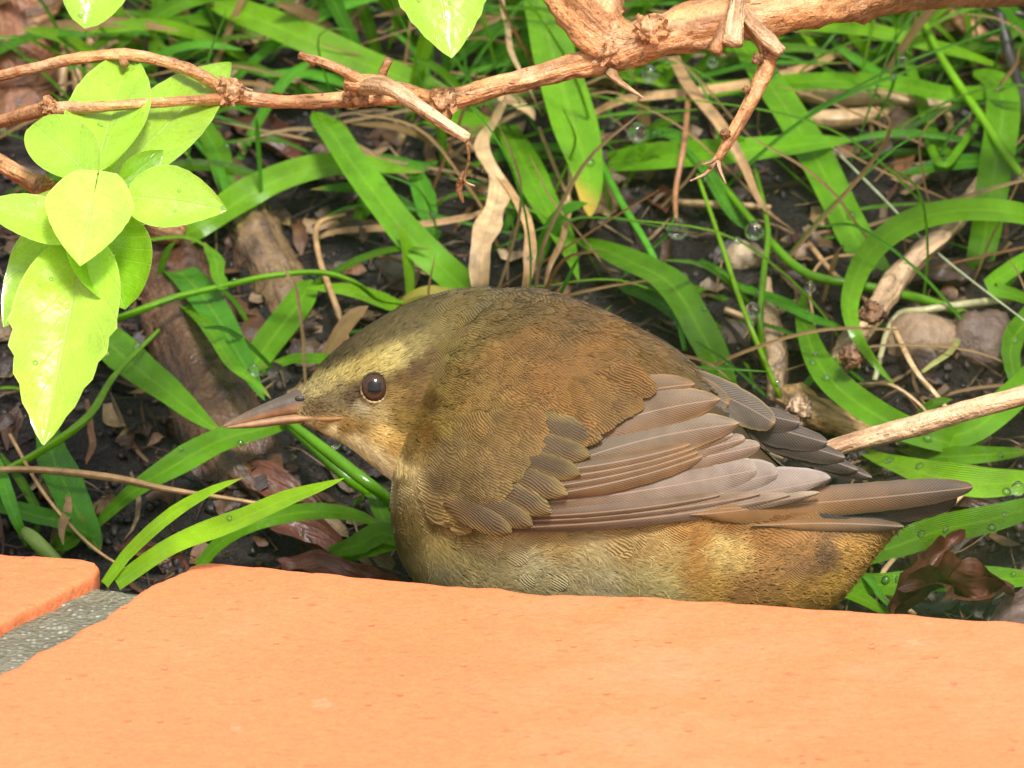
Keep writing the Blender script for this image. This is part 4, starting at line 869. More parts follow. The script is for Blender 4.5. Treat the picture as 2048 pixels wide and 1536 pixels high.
    while k < 230:                        # fine stems and straws crossing each other
        px = random.uniform(-150, 2200); py = random.uniform(-150, 820)
        if px < 780 and py > 380 and random.random() < 0.8: continue
        k += 1; p0 = gpt(px, py, -0.001); L = random.uniform(0.025, 0.075); a = random.uniform(-1.5, 1.5); fy = random.uniform(-0.45, 0.1)
        d = np.array([math.sin(a), fy, math.cos(a) * 0.75 + 0.15]); g = np.array([random.uniform(-1, 1), random.uniform(-.3, .3), random.uniform(-1.0, 0.1)])
        pts = [p0, p0 + d * L * 0.35, p0 + d * L * 0.7 + g * L * 0.10, p0 + d * L + g * L * 0.35]
        c = random.choice((TAN * 0.8, STRAW * 0.7, BRN, G(0.8), G(0.9, 0.4), DG(1.5), DG(1.2)))
        wp = random.uniform(5, 11)
        V, F, K, U, Cs, hw, N = blade_shape(pts, wp, c, n=14, root=0.9, peak=0.6, fold=0.9)
        bag.add(V, F, K, U)
        if random.random() < 0.6: sprinkle(Cs, hw, N, 1, 5, 9)
    tag(bag.build('grass', M['blade']), 'thin background grass growing thickly over the bed', 'grass', kind='stuff')
scatter()
# ------------------------------------------------------------------ the bird
# bird space: X = px/100, Y = -py/100, Z = towards the viewer, all in centimetres
BASE = at(1200, 1318, 0.0)
bird = empty('bird', BASE, 'small olive-brown warbler with a long bill crouching behind the terracotta tile', 'bird')
def b2w(P):
    P = np.atleast_2d(P); d = -P[:, 2] * 0.01; k = (DIST + d) / DIST * 0.01
    return CAMP + FW[None] * (DIST + d)[:, None] + RT[None] * ((P[:, 0] - 10.24) * k)[:, None] + UP[None] * ((7.68 + P[:, 1]) * k)[:, None]
def bp(x, y, z): return np.array([x / 100, -y / 100, z / 100])
BODY = np.array([(786, 975, 1012, 26), (794, 905, 1072, 76), (812, 830, 1118, 116), (838, 756, 1155, 150), (880, 672, 1205, 188), (950, 600, 1250, 220), (1050, 580, 1282, 240), (1160, 606, 1298, 248), (1260, 652, 1304, 242), (1350, 704, 1302, 226), (1430, 778, 1292, 198), (1500, 872, 1278, 164), (1570, 942, 1260, 130), (1640, 980, 1228, 98), (1700, 1000, 1172, 70), (1750, 1012, 1105, 46), (1785, 1018, 1066, 26), (1805, 1028, 1045, 12)], float)
HEAD = np.array([(590, 785, 840, 12), (604, 776, 845, 20), (622, 757, 853, 29), (645, 727, 864, 40), (672, 702, 876, 54), (706, 675, 897, 73), (755, 642, 936, 96), (800, 617, 968, 112), (850, 597, 985, 123), (900, 585, 985, 130), (960, 579, 960, 132), (1030, 592, 900, 118), (1090, 640, 830, 80), (1120, 690, 780, 40)], float)
def loft(S, sides=44, n=60, egg=0.0):
    t = np.linspace(0, 1, n); s = np.linspace(0, 1, len(S))
    R = catmull([np.array(r) for r in S], n)
    V = []; F = []
    for x, a, b, h in R:
        cy = (a + b) / 2; hh = max((b - a) / 2, 1)
        for j in range(sides):
            an = 2 * math.pi * j / sides; cz = math.cos(an); sy = math.sin(an)
            V.append(bp(x, cy - sy * hh, max(h, 2) * cz * (1 - egg * sy)))
    V = np.array(V)
    for i in range(n - 1):
        for j in range(sides):
            k = (j + 1) % sides; F.append([i * sides + j, i * sides + k, (i + 1) * sides + k, (i + 1) * sides + j])
    V = np.vstack([V, V[:sides].mean(0), V[-sides:].mean(0)]); q = n * sides
    for j in range(sides):
        k = (j + 1) % sides; F.append([q, k, j]); F.append([q + 1, (n - 1) * sides + j, (n - 1) * sides + k])
    return V, F
def body_w(x, y):                        # depth of the body's near side at a point of its profile
    a = np.interp(x, BODY[:, 0], BODY[:, 1]); b = np.interp(x, BODY[:, 0], BODY[:, 2]); h = np.interp(x, BODY[:, 0], BODY[:, 3])
    cy = (a + b) / 2; u = np.clip((y - cy) / ((b - a) / 2), -1, 1); s = np.sqrt(1 - u * u)
    return h * s * (1 + 0.12 * u)
# plumage colours: (px, py, sRGB as seen)
PC = [(705, 702, 100, 82, 50), (735, 684, 114, 95, 57), (770, 668, 118, 99, 60), (800, 656, 120, 101, 61), (830, 642, 120, 101, 60), (860, 628, 122, 102, 58), (680, 718, 100, 82, 50), (760, 640, 116, 96, 58), (700, 690, 106, 87, 53), (650, 725, 98, 80, 50), (850, 612, 120, 101, 60), (960, 600, 126, 104, 57), 
      (660, 762, 206, 182, 110), (636, 780, 200, 178, 116), (690, 745, 210, 184, 106), (710, 742, 204, 176, 100), (740, 730, 206, 178, 98), (765, 724, 208, 182, 104), (790, 715, 206, 182, 108), (830, 695, 178, 154, 88), (870, 660, 150, 128, 70), (900, 640, 138, 114, 60),
      (680, 778, 186, 162, 108), (700, 792, 122, 98, 72), (715, 782, 116, 90, 62), (660, 800, 172, 148, 104), (640, 812, 150, 118, 80), (725, 815, 206, 186, 140), (745, 826, 206, 176, 112), (790, 790, 176, 138, 74), (800, 760, 120, 88, 44), (830, 738, 108, 78, 40), (860, 715, 126, 96, 48),
      (820, 800, 140, 104, 50), (840, 780, 146, 110, 54), (800, 840, 168, 134, 62), (830, 840, 156, 122, 54), (720, 848, 206, 164, 92), (690, 852, 210, 160, 84), (650, 845, 205, 158, 90), (760, 866, 206, 172, 102), (790, 885, 196, 156, 84), (830, 880, 166, 128, 60),
      (660, 862, 226, 204, 148), (700, 885, 232, 212, 158), (740, 915, 234, 214, 160), (775, 950, 240, 224, 180), (795, 940, 226, 196, 130), (820, 900, 186, 146, 76), (850, 860, 150, 104, 40), (862, 800, 120, 86, 36),
      (890, 700, 148, 122, 58), (880, 780, 158, 126, 54), (880, 850, 162, 130, 56), (930, 660, 140, 112, 56), (930, 760, 148, 112, 54), (1000, 640, 124, 96, 48), (1000, 720, 152, 108, 52), (1050, 600, 118, 92, 48), (1060, 690, 146, 102, 48), (1100, 760, 160, 108, 48), (1150, 640, 128, 92, 44), (1200, 700, 152, 102, 44), (1250, 740, 158, 110, 52), (1300, 700, 140, 100, 46), (1380, 740, 132, 98, 50), (1450, 780, 120, 96, 62), (1150, 820, 158, 110, 52), (1050, 820, 156, 110, 52), (960, 830, 158, 118, 56), (1000, 860, 150, 112, 54), (1250, 800, 150, 108, 54),
      (900, 900, 140, 112, 62), (950, 960, 132, 104, 58), (880, 960, 128, 100, 56), (870, 1020, 150, 120, 66), (1000, 920, 142, 110, 60), (920, 1040, 160, 128, 68), (1050, 980, 150, 120, 64),
      (800, 960, 168, 138, 74), (795, 1020, 166, 134, 72), (820, 1060, 172, 142, 78), (830, 1110, 182, 154, 98), (870, 1080, 176, 148, 86), (880, 1140, 196, 172, 120), (930, 1110, 180, 152, 96), (960, 1150, 192, 166, 112), (1000, 1100, 188, 160, 106), (1050, 1130, 204, 180, 128), (1100, 1090, 176, 144, 88), (1120, 1160, 196, 170, 120), (1180, 1110, 182, 156, 104), (1200, 1160, 196, 172, 124), (1250, 1090, 174, 138, 82), (1270, 1160, 202, 174, 112), (1310, 1180, 220, 192, 122), (1330, 1110, 192, 154, 92), (1380, 1080, 178, 124, 62), (1370, 1140, 192, 138, 70), (1430, 1100, 222, 184, 110), (1470, 1115, 210, 166, 96), (1420, 1180, 206, 156, 78), (1480, 1180, 176, 124, 70), (1530, 1140, 178, 126, 72), (1520, 1080, 160, 108, 56), (1600, 1100, 164, 114, 62), (1640, 1115, 110, 78, 50), (1600, 1125, 140, 98, 60), (1600, 1190, 184, 134, 66), (1660, 1180, 196, 146, 66), (1700, 1110, 186, 134, 66), (1450, 1040, 168, 104, 44), (1550, 1030, 150, 94, 40), (1700, 1030, 120, 80, 40), (1200, 1260, 150, 120, 70), (900, 1230, 170, 150, 110), (1500, 1260, 160, 115, 60), (1500, 830, 110, 90, 60), (1600, 900, 100, 80, 55), (1700, 960, 95, 75, 50)]
PXY = np.array([p[:2] for p in PC], float); PCL = np.array([lin(p[2:]) for p in PC]) * np.array([0.40, 0.43, 0.45]) * np.array([1.35 if sum(p[2:]) > 470 else 1.0 for p in PC])[:, None] * np.array([1.9 if p[0] < 812 and p[1] > 858 and p[1] < 960 else ((1.15 if sum(p[2:]) > 470 else 1.75) if p[1] > 1060 and p[0] < 1420 else ((1.3 if sum(p[2:]) > 470 else 1.75) if p[1] > 1060 else 1.0)) for p in PC])[:, None]  # throat and undertail colours raised to offset shade: fill light put into the colour
def plume_col(x, y):
    d2 = (PXY[:, 0] - x) ** 2 + (PXY[:, 1] - y) ** 2
    wt = 1 / (d2 + 110.0) ** 2.2
    return (PCL * wt[:, None]).sum(0) / wt.sum()
def build_body():
    V1, F1 = loft(BODY, egg=-0.12); V2, F2 = loft(HEAD, egg=-0.05)
    me = bpy.data.meshes.new('body'); me.from_pydata(np.vstack([V1, V2]).tolist(), [], F1 + [[i + len(V1) for i in f] for f in F2]); me.update()
    o = bpy.data.objects.new('tmp', me); COL.objects.link(o)
    m = o.modifiers.new('r', 'REMESH'); m.mode = 'VOXEL'; m.voxel_size = 0.06
    s = o.modifiers.new('s', 'SMOOTH'); s.iterations = 4; s.factor = 0.5
    dg = bpy.context.evaluated_depsgraph_get(); ev = o.evaluated_get(dg); m2 = ev.to_mesh()
    V = np.zeros(len(m2.vertices) * 3); m2.vertices.foreach_get('co', V); V = V.reshape(-1, 3)
    F = [list(p.vertices) for p in m2.polygons]
    N = np.zeros(len(V) * 3); m2.vertices.foreach_get('normal', N); N = N.reshape(-1, 3)
    ev.to_mesh_clear(); bpy.data.objects.remove(o); bpy.data.meshes.remove(me)
    return V, F, N
BV, BF, BN = build_body()
bcol = np.array([plume_col(v[0] * 100, -v[1] * 100) for v in BV]) * np.where((BV[:, 0] < 8.7) & (BV[:, 1] > -9.85), 0.9, 0.7)[:, None]
body = mesh_obj('body', b2w(BV), BF, M['plume'], bird, bcol); body['_o'] = list(BASE)

def flow(x, y, z):                       # direction in which the feathers lie
    hx, hy = x - 600, y - 805
    head = 1 / (1 + math.exp((x - 850 + 0.25 * (y - 800)) / 18)) if y < 990 else 0
    f1 = np.array([hx, -hy, 0.0]); f1 /= np.linalg.norm(f1) + 1e-6; f1 += np.array([0.5, 0.05, 0])
    f2 = np.array([1.0, -0.28, 0.0])
    if y > 1040: f2 = np.array([1.0, -0.42 + 0.45 * math.sin(x * 0.021 + y * 0.01), 0])
    if x < 900 and y > 900: f2 = np.array([0.55, -1.0, 0])
    if x > 1380 and y > 1040: f2 = np.array([1.0, 0.10, 0])
    if x > 1250 and y < 800: f2 = np.array([1.0, -0.5, 0])
    return head * f1 + (1 - head) * f2
WPOLY = [(1170, 848), (1260, 770), (1380, 752), (1480, 800), (1560, 870), (1670, 945), (1610, 1012), (1300, 1058), (1040, 1064), (1000, 1040), (1060, 960), (1100, 900)]
def inside(x, y, P):
    c = False; j = len(P) - 1
    for i in range(len(P)):
        if (P[i][1] > y) != (P[j][1] > y) and x < (P[j][0] - P[i][0]) * (y - P[i][1]) / (P[j][1] - P[i][1]) + P[i][0]: c = not c
        j = i
    return c
from mathutils.bvhtree import BVHTree
BVH = BVHTree.FromPolygons([Vector(v) for v in BV], BF)
def sampler():
    tri = np.array([(f[0], f[k], f[k + 1]) for f in BF for k in range(1, len(f) - 1)])
    A, B, C = BV[tri[:, 0]], BV[tri[:, 1]], BV[tri[:, 2]]
    ar = np.linalg.norm(np.cross(B - A, C - A), axis=1) / 2; cen = (A + B + C) / 3 * 100
    def draw(n, wf):
        wt = ar * wf(cen[:, 0], -cen[:, 1], cen[:, 2]); ids = rng.choice(len(tri), n, p=wt / wt.sum())
        for i in ids:
            u, v = rng.random(2)
            if u + v > 1: u, v = 1 - u, 1 - v
            N = BN[tri[i]].mean(0); yield A[i] + (B[i] - A[i]) * u + (C[i] - A[i]) * v, N / np.linalg.norm(N)
    return draw
draw = sampler()
def frame(P, N, jit):
    f = flow(P[0] * 100, -P[1] * 100, P[2] * 100) + rng.normal(0, jit, 3)
    T = f - N * (f @ N); T /= np.linalg.norm(T) + 1e-9
    return T, np.cross(N, T)
EYE = (749, 775)
def is_head(x, y): return x < 862 - 0.22 * (y - 800) and y < 985
def contour():
    bag = Bag(); nu, nv = 8, 5; FG = grid_faces(nu, nv)
    for P, N in draw(2900, lambda x, y, z: np.where(z < -40, 0.35, 1.0) * np.where(y > 1230, 0.3, 1.0) * np.where((x < 862) & (y < 960), 0.0, 1.0)):
        x, y, z = P[0] * 100, -P[1] * 100, P[2] * 100
        if z > 0 and inside(x, y, WPOLY): continue
        if y > 1070 and x > 830 and x < 1900 and rng.random() < 0.96: continue
        T, S = frame(P, N, 0.16)
        L, W = (rng.uniform(58, 92), rng.uniform(40, 56)) if x > 900 else (rng.uniform(40, 58), rng.uniform(28, 38))
        if y < 680: L, W = L * 0.8, W * 0.75
        L /= 100; W /= 100; V = []; U = []; K = []; ph0 = rng.uniform(0, 0.3); h0 = rng.uniform(0.0, 0.03); kk = rng.uniform(0.90, 1.10)
        for i in range(nu):
            t = i / (nu - 1); hw = W * 0.5 * (0.35 + 0.65 * min(1, t / 0.5)) * max(0.03, 1 - max(0, (t - 0.5) / 0.5) ** 2.6) ** 0.5
            for j in range(nv):
                q = -1 + 2 * j / (nv - 1); c = P + T * (t * L - 0.2 * L) + S * q * hw
                l_, n_, _i, _d = BVH.find_nearest(Vector(c))
                c = np.array(l_) + np.array(n_) * (0.010 + h0 + 0.045 * t - 0.012 * q * q)
                V.append(c); U.append((t * L + ph0, q * hw)); K.append(plume_col(c[0] * 100, -c[1] * 100) * kk)
        bag.add(b2w(np.array(V)), FG, np.array(K), np.array(U))
    o = bag.build('contour_feathers', M['contour'], body); o['kind'] = 'stuff'
contour()
def strands(name, n, wf, lenf, wid, jit, lift, vary, skip):
    VV = []; FF = []; CC = []; n0 = 0
    for P, N in draw(n, wf):
        x, y, z = P[0] * 100, -P[1] * 100, P[2] * 100
        if skip(x, y, z): continue
        T, S = frame(P, N, jit); L = lenf(x, y) / 100
        c = plume_col(x + T[0] * L * 40, y - T[1] * L * 40) * rng.uniform(1 - vary, 1 + vary); cv = rng.normal(0, 0.16)
        for k, (t, w_) in enumerate(((0, 0.8), (0.4, 1.0), (0.75, 0.75), (1.0, 0.2))):
            ctr = P + T * L * t + S * L * cv * t * t + N * (0.02 + lift / 100 * t - 0.10 * (L * t) ** 2)
            VV.append(ctr - S * wid / 200 * w_); VV.append(ctr + S * wid / 200 * w_)
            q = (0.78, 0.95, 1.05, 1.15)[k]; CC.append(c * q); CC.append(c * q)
        for k in range(3): FF.append((n0 + 2 * k, n0 + 2 * k + 1, n0 + 2 * k + 3, n0 + 2 * k + 2))
        n0 += 8
    o = mesh_obj(name, b2w(np.array(VV)), np.array(FF), M['plume'], body, np.array(CC), smooth=False); o['kind'] = 'stuff'
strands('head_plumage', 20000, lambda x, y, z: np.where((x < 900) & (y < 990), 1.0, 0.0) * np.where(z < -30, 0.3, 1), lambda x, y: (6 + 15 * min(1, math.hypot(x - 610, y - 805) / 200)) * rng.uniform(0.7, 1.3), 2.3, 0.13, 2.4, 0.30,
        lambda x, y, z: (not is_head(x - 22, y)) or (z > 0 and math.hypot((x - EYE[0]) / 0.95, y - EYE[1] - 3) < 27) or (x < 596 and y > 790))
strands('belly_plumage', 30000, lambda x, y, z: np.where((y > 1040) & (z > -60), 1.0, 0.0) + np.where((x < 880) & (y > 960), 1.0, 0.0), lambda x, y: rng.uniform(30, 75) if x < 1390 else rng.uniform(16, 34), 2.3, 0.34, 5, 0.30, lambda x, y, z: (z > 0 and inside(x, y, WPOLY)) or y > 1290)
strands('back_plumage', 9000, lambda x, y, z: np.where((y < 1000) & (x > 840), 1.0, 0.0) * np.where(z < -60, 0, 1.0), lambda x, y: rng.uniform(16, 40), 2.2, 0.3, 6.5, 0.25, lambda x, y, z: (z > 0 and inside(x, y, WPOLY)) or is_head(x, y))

# --- wing and tail feathers, each one its own vane
def wing_w(x, y):
    w0 = body_w(min(x, 1560), y)
    fl = np.interp(x, (1000, 1300, 1500, 1660, 1750), (170, 190, 165, 95, 60))
    return max(w0, fl) + 6
def feather(name, b, t, up, dn, col, fringe, woff, bend=0.0, wabs=None, tip=0.5, fr=0.25, camber=5.0, tipdark=1.0, n=26, m=11, peak=0.45, dip=0.0, cb=(122, 90, 56), g0=0.25, g1=0.95, ruf=0.0, mat='vane', rw0=0.45):
    b = np.array(b, float); t = np.array(t, float); A = t - b; L = np.linalg.norm(A); A /= L; Pp = np.array([A[1], -A[0]])   # Pp: up the picture
    c1, c2 = lin(col) * np.array([0.445, 0.46, 0.46]), lin(fringe) * np.array([0.445, 0.46, 0.46])
    c0 = lin(cb) * np.array([0.445, 0.46, 0.46]); cr = lin((150, 100, 52)) * 0.48
    V = []; U = []; K = []; jt = rng.normal(0, 0.02, n)
    for i in range(n):
        s = 1 - (1 - i / (n - 1)) ** 1.7
        pr = min(1, rw0 + (1 - rw0) * s / 0.35) * (np.clip(1 - max(0, (s - peak) / (1 - peak)) ** 3.2, 0, 1) ** tip)
        c = b + A * L * s + Pp * bend * 4 * s * (1 - s)
        for j in range(m):
            q = -1 + 2 * j / (m - 1)
            hw = (up if q > 0 else dn) * max(pr, 0.02) * (1 + jt[i] * abs(q))
            p = c + Pp * q * hw
            w_ = (max(wabs(s), body_w(p[0], p[1]) + 17 if p[0] < 1780 and wabs(0) > 40 else -99) if callable(wabs) else wing_w(p[0], p[1])) + woff * (1 - dip * (1 - s) ** 1.5) + camber * (1 - q * q) - 2.5 * abs(q) ** 3
            V.append(bp(p[0], p[1], w_)); U.append((s * L / 100, q * hw / 100))
            f = max(np.clip((abs(q) - (1 - fr)) / (fr * 0.7), 0, 1), np.clip((s - (1 - fr * 0.35)) / (fr * 0.3), 0, 1))
            gs = np.clip((s - g0) / (g1 - g0), 0, 1); cc = c0 * (1 - gs) + c1 * gs; rw = ruf * np.clip(-q * 1.6, 0, 1) * (1 - 0.5 * gs); cc = cc * (1 - rw) + cr * rw
            K.append((cc * (1 - f) + (c2 * (0.55 + 0.45 * gs)) * f) * (1 + (tipdark - 1) * s))
    return mesh_obj(name, b2w(np.array(V)), grid_faces(n, m), M[mat], bird, np.array(K), np.array(U))
MAU = (176, 156, 138); MAU2 = (170, 140, 116); GB = (134, 110, 84); RUF = (168, 122, 66); BUFF = (196, 158, 100); DK = (92, 76, 62)
# far wing tip and far tertials
for i, (b, t, u_, d_) in enumerate((((1420, 830), (1744, 955), 14, 24), ((1420, 830), (1716, 940), 15, 28), ((1410, 830), (1690, 915), 17, 32), ((1400, 815), (1655, 885), 20, 36), ((1400, 800), (1600, 845), 18, 34))):
    feather('primary_feather', b, t, u_, d_, (84 + 4 * i, 70 + 3 * i, 60 + 2 * i), (122, 104, 92), 0, wabs=lambda s, i=i: -30 + 9 * i, fr=0.2, cb=(70, 56, 46))
feather('tertial_feather', (1300, 742), (1550, 846), 30, 44, (128, 112, 96), (190, 154, 104), 0, bend=12, wabs=lambda s: 70 - 45 * s, fr=0.12, tip=0.42, cb=(96, 80, 62))
feather('tertial_feather', (1270, 735), (1458, 808), 26, 34, (124, 106, 84), (176, 132, 74), 0, bend=8, wabs=lambda s: 96 - 40 * s, fr=0.18, tip=0.42)
# tail
TB = (160, 110, 58)
feather('tail_feather', (1640, 1020), (1915, 995), 20, 40, (58, 44, 34), (70, 54, 42), 0, wabs=lambda s: 55 - 30 * s, fr=0.2, cb=(60, 44, 32))
feather('tail_feather', (1640, 1024), (1870, 1012), 20, 36, (46, 36, 30), (60, 48, 40), 0, wabs=lambda s: 44 - 30 * s, fr=0.2, cb=(50, 38, 30))
feather('tail_feather', (1440, 1018), (1946, 974), 32, 30, (84, 66, 50), (116, 90, 60), 0, bend=-4, wabs=lambda s: 112 - 62 * s, fr=0.25, cb=TB, g0=0.3, g1=0.9, rw0=0.05)
feather('tail_feather', (1500, 1052), (1808, 1053), 14, 16, (104, 82, 62), (132, 106, 80), 0, bend=6, wabs=lambda s: 118 - 70 * s, fr=0.3, cb=TB, rw0=0.03)
feather('tail_covert_feather', (1380, 1030), (1660, 992), 24, 28, (150, 106, 58), (182, 132, 74), 0, bend=-4, wabs=lambda s: 140 - 60 * s, fr=0.3, cb=TB, rw0=0.03)
# primaries and secondaries of the near wing
PB = (128, 96, 64)
feather('primary_feather', (960, 1060), (1640, 985), 18, 14, (168, 140, 114), (204, 176, 146), 3, bend=-14, fr=0.3, cb=(132, 100, 68))
feather('primary_feather', (1000, 1048), (1662, 956), 56, 26, (186, 164, 148), (206, 188, 172), 1, bend=-12, fr=0.08, tip=0.6, cb=PB)
feather('primary_feather', (980, 1056), (1580, 990), 22, 14, (158, 130, 106), (190, 160, 134), 8, bend=-14, fr=0.25, cb=(116, 84, 56))
feather('primary_feather', (1010, 1034), (1556, 946), 56, 34, (178, 156, 140), (204, 184, 168), 7, bend=-9, fr=0.07, tip=0.4, cb=PB)
feather('primary_feather', (985, 1044), (1520, 988), 20, 13, (148, 118, 92), (176, 144, 114), 12, bend=-12, fr=0.25, cb=(112, 80, 52))
feather('primary_feather', (1020, 1012), (1514, 938), 54, 44, (172, 148, 130), (206, 184, 166), 12, bend=-8, fr=0.07, tip=0.4, cb=PB)
feather('primary_feather', (1000, 1034), (1440, 990), 18, 12, (132, 102, 74), (164, 130, 98), 16, bend=-10, fr=0.25, cb=(108, 78, 50))
for i, (t, u_) in enumerate((((1520, 890), 27), ((1490, 876), 25), ((1466, 868), 23), ((1440, 872), 24))):
    feather('secondary_feather', (1130, 960 - 4 * i), t, u_, u_, ((162, 138, 118), (158, 132, 110), (152, 124, 98), (142, 112, 82))[i], (200, 172, 142), 15 + 3.0 * i, bend=-4, fr=0.1, tip=0.42, ruf=0.5)
for i in range(4):
    feather('secondary_feather', (1090, 990 - 16 * i), (1405 - 8 * i, 912 - 8 * i), 17, 20, (136, 100, 62), (166, 122, 74), 25 + 2.2 * i, bend=-8, fr=0.35, cb=(110, 82, 50), ruf=0.45)
feather('tertial_feather', (1110, 935), (1480, 846), 44, 44, (152, 128, 104), (196, 160, 108), 34, bend=12, fr=0.14, tip=0.85, peak=0.4, cb=(116, 92, 62), ruf=0.5, dip=0.6)
feather('tertial_feather', (1140, 878), (1442, 798), 44, 42, (150, 122, 92), (192, 152, 92), 39, bend=12, fr=0.16, tip=0.85, peak=0.4, cb=(118, 92, 58), ruf=0.5, dip=0.6)
feather('tertial_feather', (1150, 822), (1390, 768), 30, 34, (138, 106, 68), (172, 128, 74), 32, bend=10, fr=0.25, tip=0.7, cb=(118, 90, 54), ruf=0.4, dip=0.6)
# coverts
OLV = (176, 146, 84)
GC = [((1030, 845), (1206, 878)), ((990, 868), (1182, 912)), ((965, 892), (1162, 950)), ((945, 918), (1136, 990)), ((925, 944), (1104, 1026)), ((905, 972), (1066, 1052)), ((890, 1000), (1024, 1066))]
for i, (b, t) in enumerate(GC):
    feather('covert_feather', b, t, 30, 30, (112, 90, 62), (152, 126, 74), 40 - i * 0.9, bend=4, dip=0.6, fr=0.62, cb=(128, 100, 60), g0=0.1, g1=0.5, tip=0.75, mat='contour')
def lesser():                            # the small feathers of the shoulder, lying over the coverts
    bag = Bag(); nu, nv = 8, 5; FG = grid_faces(nu, nv); k = 0
    S0 = [(850, 842), (1080, 832), (1050, 880), (1015, 940), (965, 1000), (910, 1035), (880, 1040), (850, 1000), (836, 930)]
    S1 = [(1060, 800), (1150, 765), (1235, 742), (1300, 752), (1250, 790), (1190, 838), (1130, 872), (1070, 850)]
    while k < 400:
        sc = k >= 290
        x, y = (rng.uniform(1050, 1310), rng.uniform(735, 880)) if sc else (rng.uniform(830, 1130), rng.uniform(830, 1050))
        if not inside(x, y, S1 if sc else S0): continue
        k += 1; L, W = rng.uniform(48, 70), rng.uniform(34, 46); a = 0.10 + 0.9 * (y - 840) / 220 * (1 - (x - 840) / 400) + rng.normal(0, 0.12)
        if sc: a = 0.20 + rng.normal(0, 0.15); L *= 1.15
        T = np.array([math.cos(a), math.sin(a)]); S = np.array([T[1], -T[0]]); V = []; U = []; K = []; h0 = rng.uniform(0, 2.5); kk = rng.uniform(0.9, 1.1); ph0 = rng.uniform(0, 0.3)
        for i in range(nu):
            t = i / (nu - 1); hw = W * 0.5 * (0.35 + 0.65 * min(1, t / 0.5)) * max(0.03, 1 - max(0, (t - 0.5) / 0.5) ** 2.6) ** 0.5
            for j in range(nv):
                q = -1 + 2 * j / (nv - 1); p = np.array([x, y]) + T * (t - 0.3) * L + S * q * hw
                e = 6 + 32 * np.clip((p[0] - 850) / 120, 0, 1) * np.clip((1065 - p[1]) / 70, 0, 1)
                if sc: e = 8 + 38 * np.clip((p[0] - 1070) / 110, 0, 1)
                V.append(bp(p[0], p[1], (max(body_w(p[0], p[1]), wing_w(p[0], p[1]) - 6) if sc and p[0] > 1100 else body_w(p[0], p[1])) + e + h0 + 4 * t - 2 * q * q)); U.append((t * L / 100 + ph0, q * hw / 100)); K.append(plume_col(*p) * kk * (0.80 + 0.36 * max(abs(q) ** 2, t ** 3)))
        bag.add(b2w(np.array(V)), FG, np.array(K), np.array(U))
    o = bag.build('shoulder_plumage', M['contour'], bird); o['kind'] = 'stuff'
lesser()

# --- bill
def bill(name, rows, colf, sides=20):
    R = catmull([np.array(r, float) for r in rows], 40); V = []; K = []
    for x, a, b, h in R:
        for j in range(sides):
            an = 2 * math.pi * j / sides; y = (a + b) / 2 - math.sin(an) * (b - a) / 2; z = h * math.cos(an)
            V.append(bp(x, y, z)); K.append(colf(x, y, (y - a) / max(b - a, 1)))
    n = len(R); F = [[i * sides + j, i * sides + (j + 1) % sides, (i + 1) * sides + (j + 1) % sides, (i + 1) * sides + j] for i in range(n - 1) for j in range(sides)]
    F += [list(range(sides))[::-1], [(n - 1) * sides + j for j in range(sides)]]
    return mesh_obj(name, b2w(np.array(V)), F, M['beak'], bird, np.array(K))
def upc(x, y, v):
    g = lin((112, 96, 84)) * 0.5; o_ = lin((190, 146, 106)) * 0.52; p = lin((190, 150, 110)) * 0.5
    f = np.clip((v - 0.52) / 0.25, 0, 1); c = g * (1 - f) + o_ * f
    k = np.clip((520 - x) / 70, 0, 1); return c * (1 - k * 0.6) + p * k * 0.6
def loc(x, y, v):
    a = lin((190, 148, 112)) * 0.52; b = lin((200, 148, 90)) * 0.54; k = np.clip((x - 560) / 120, 0, 1); return a * (1 - k) + b * k
ub = bill('upper_mandible', [(445, 851, 855, 2), (470, 836, 852, 7), (510, 815, 843, 13), (560, 793, 832, 19), (600, 777, 828, 23), (632, 770, 827, 25), (665, 772, 828, 26)], upc)
bill('lower_mandible', [(452, 853, 857, 2), (480, 846, 857, 8), (520, 838, 855, 13), (570, 830, 849, 18), (620, 826, 846, 25), (660, 826, 850, 45), (685, 827, 845, 57), (712, 831, 840, 68)], loc)
def small_ball(name, c, r, col, mat, parent=bird, sq=(1, 1, 1), colf=None):
    V = []; K = []; n, m = 22, 28
    for i in range(n + 1):
        th = math.pi * i / n
        for j in range(m):
            ph = 2 * math.pi * j / m; d = np.array([math.sin(th) * math.cos(ph) * sq[0], math.cos(th) * sq[1], math.sin(th) * math.sin(ph) * sq[2]])
            V.append(c + d * r); K.append(colf(d) if colf else col)
    F = [[i * m + j, (i + 1) * m + j, (i + 1) * m + (j + 1) % m, i * m + (j + 1) % m] for i in range(n) for j in range(m)]
    return mesh_obj(name, b2w(np.array(V)), F, mat, parent, np.array(K))
small_ball('nostril', bp(600, 797, 23), 0.07, np.array([0.02, 0.015, 0.012]), M['beak'], sq=(1.5, 0.8, 0.5))
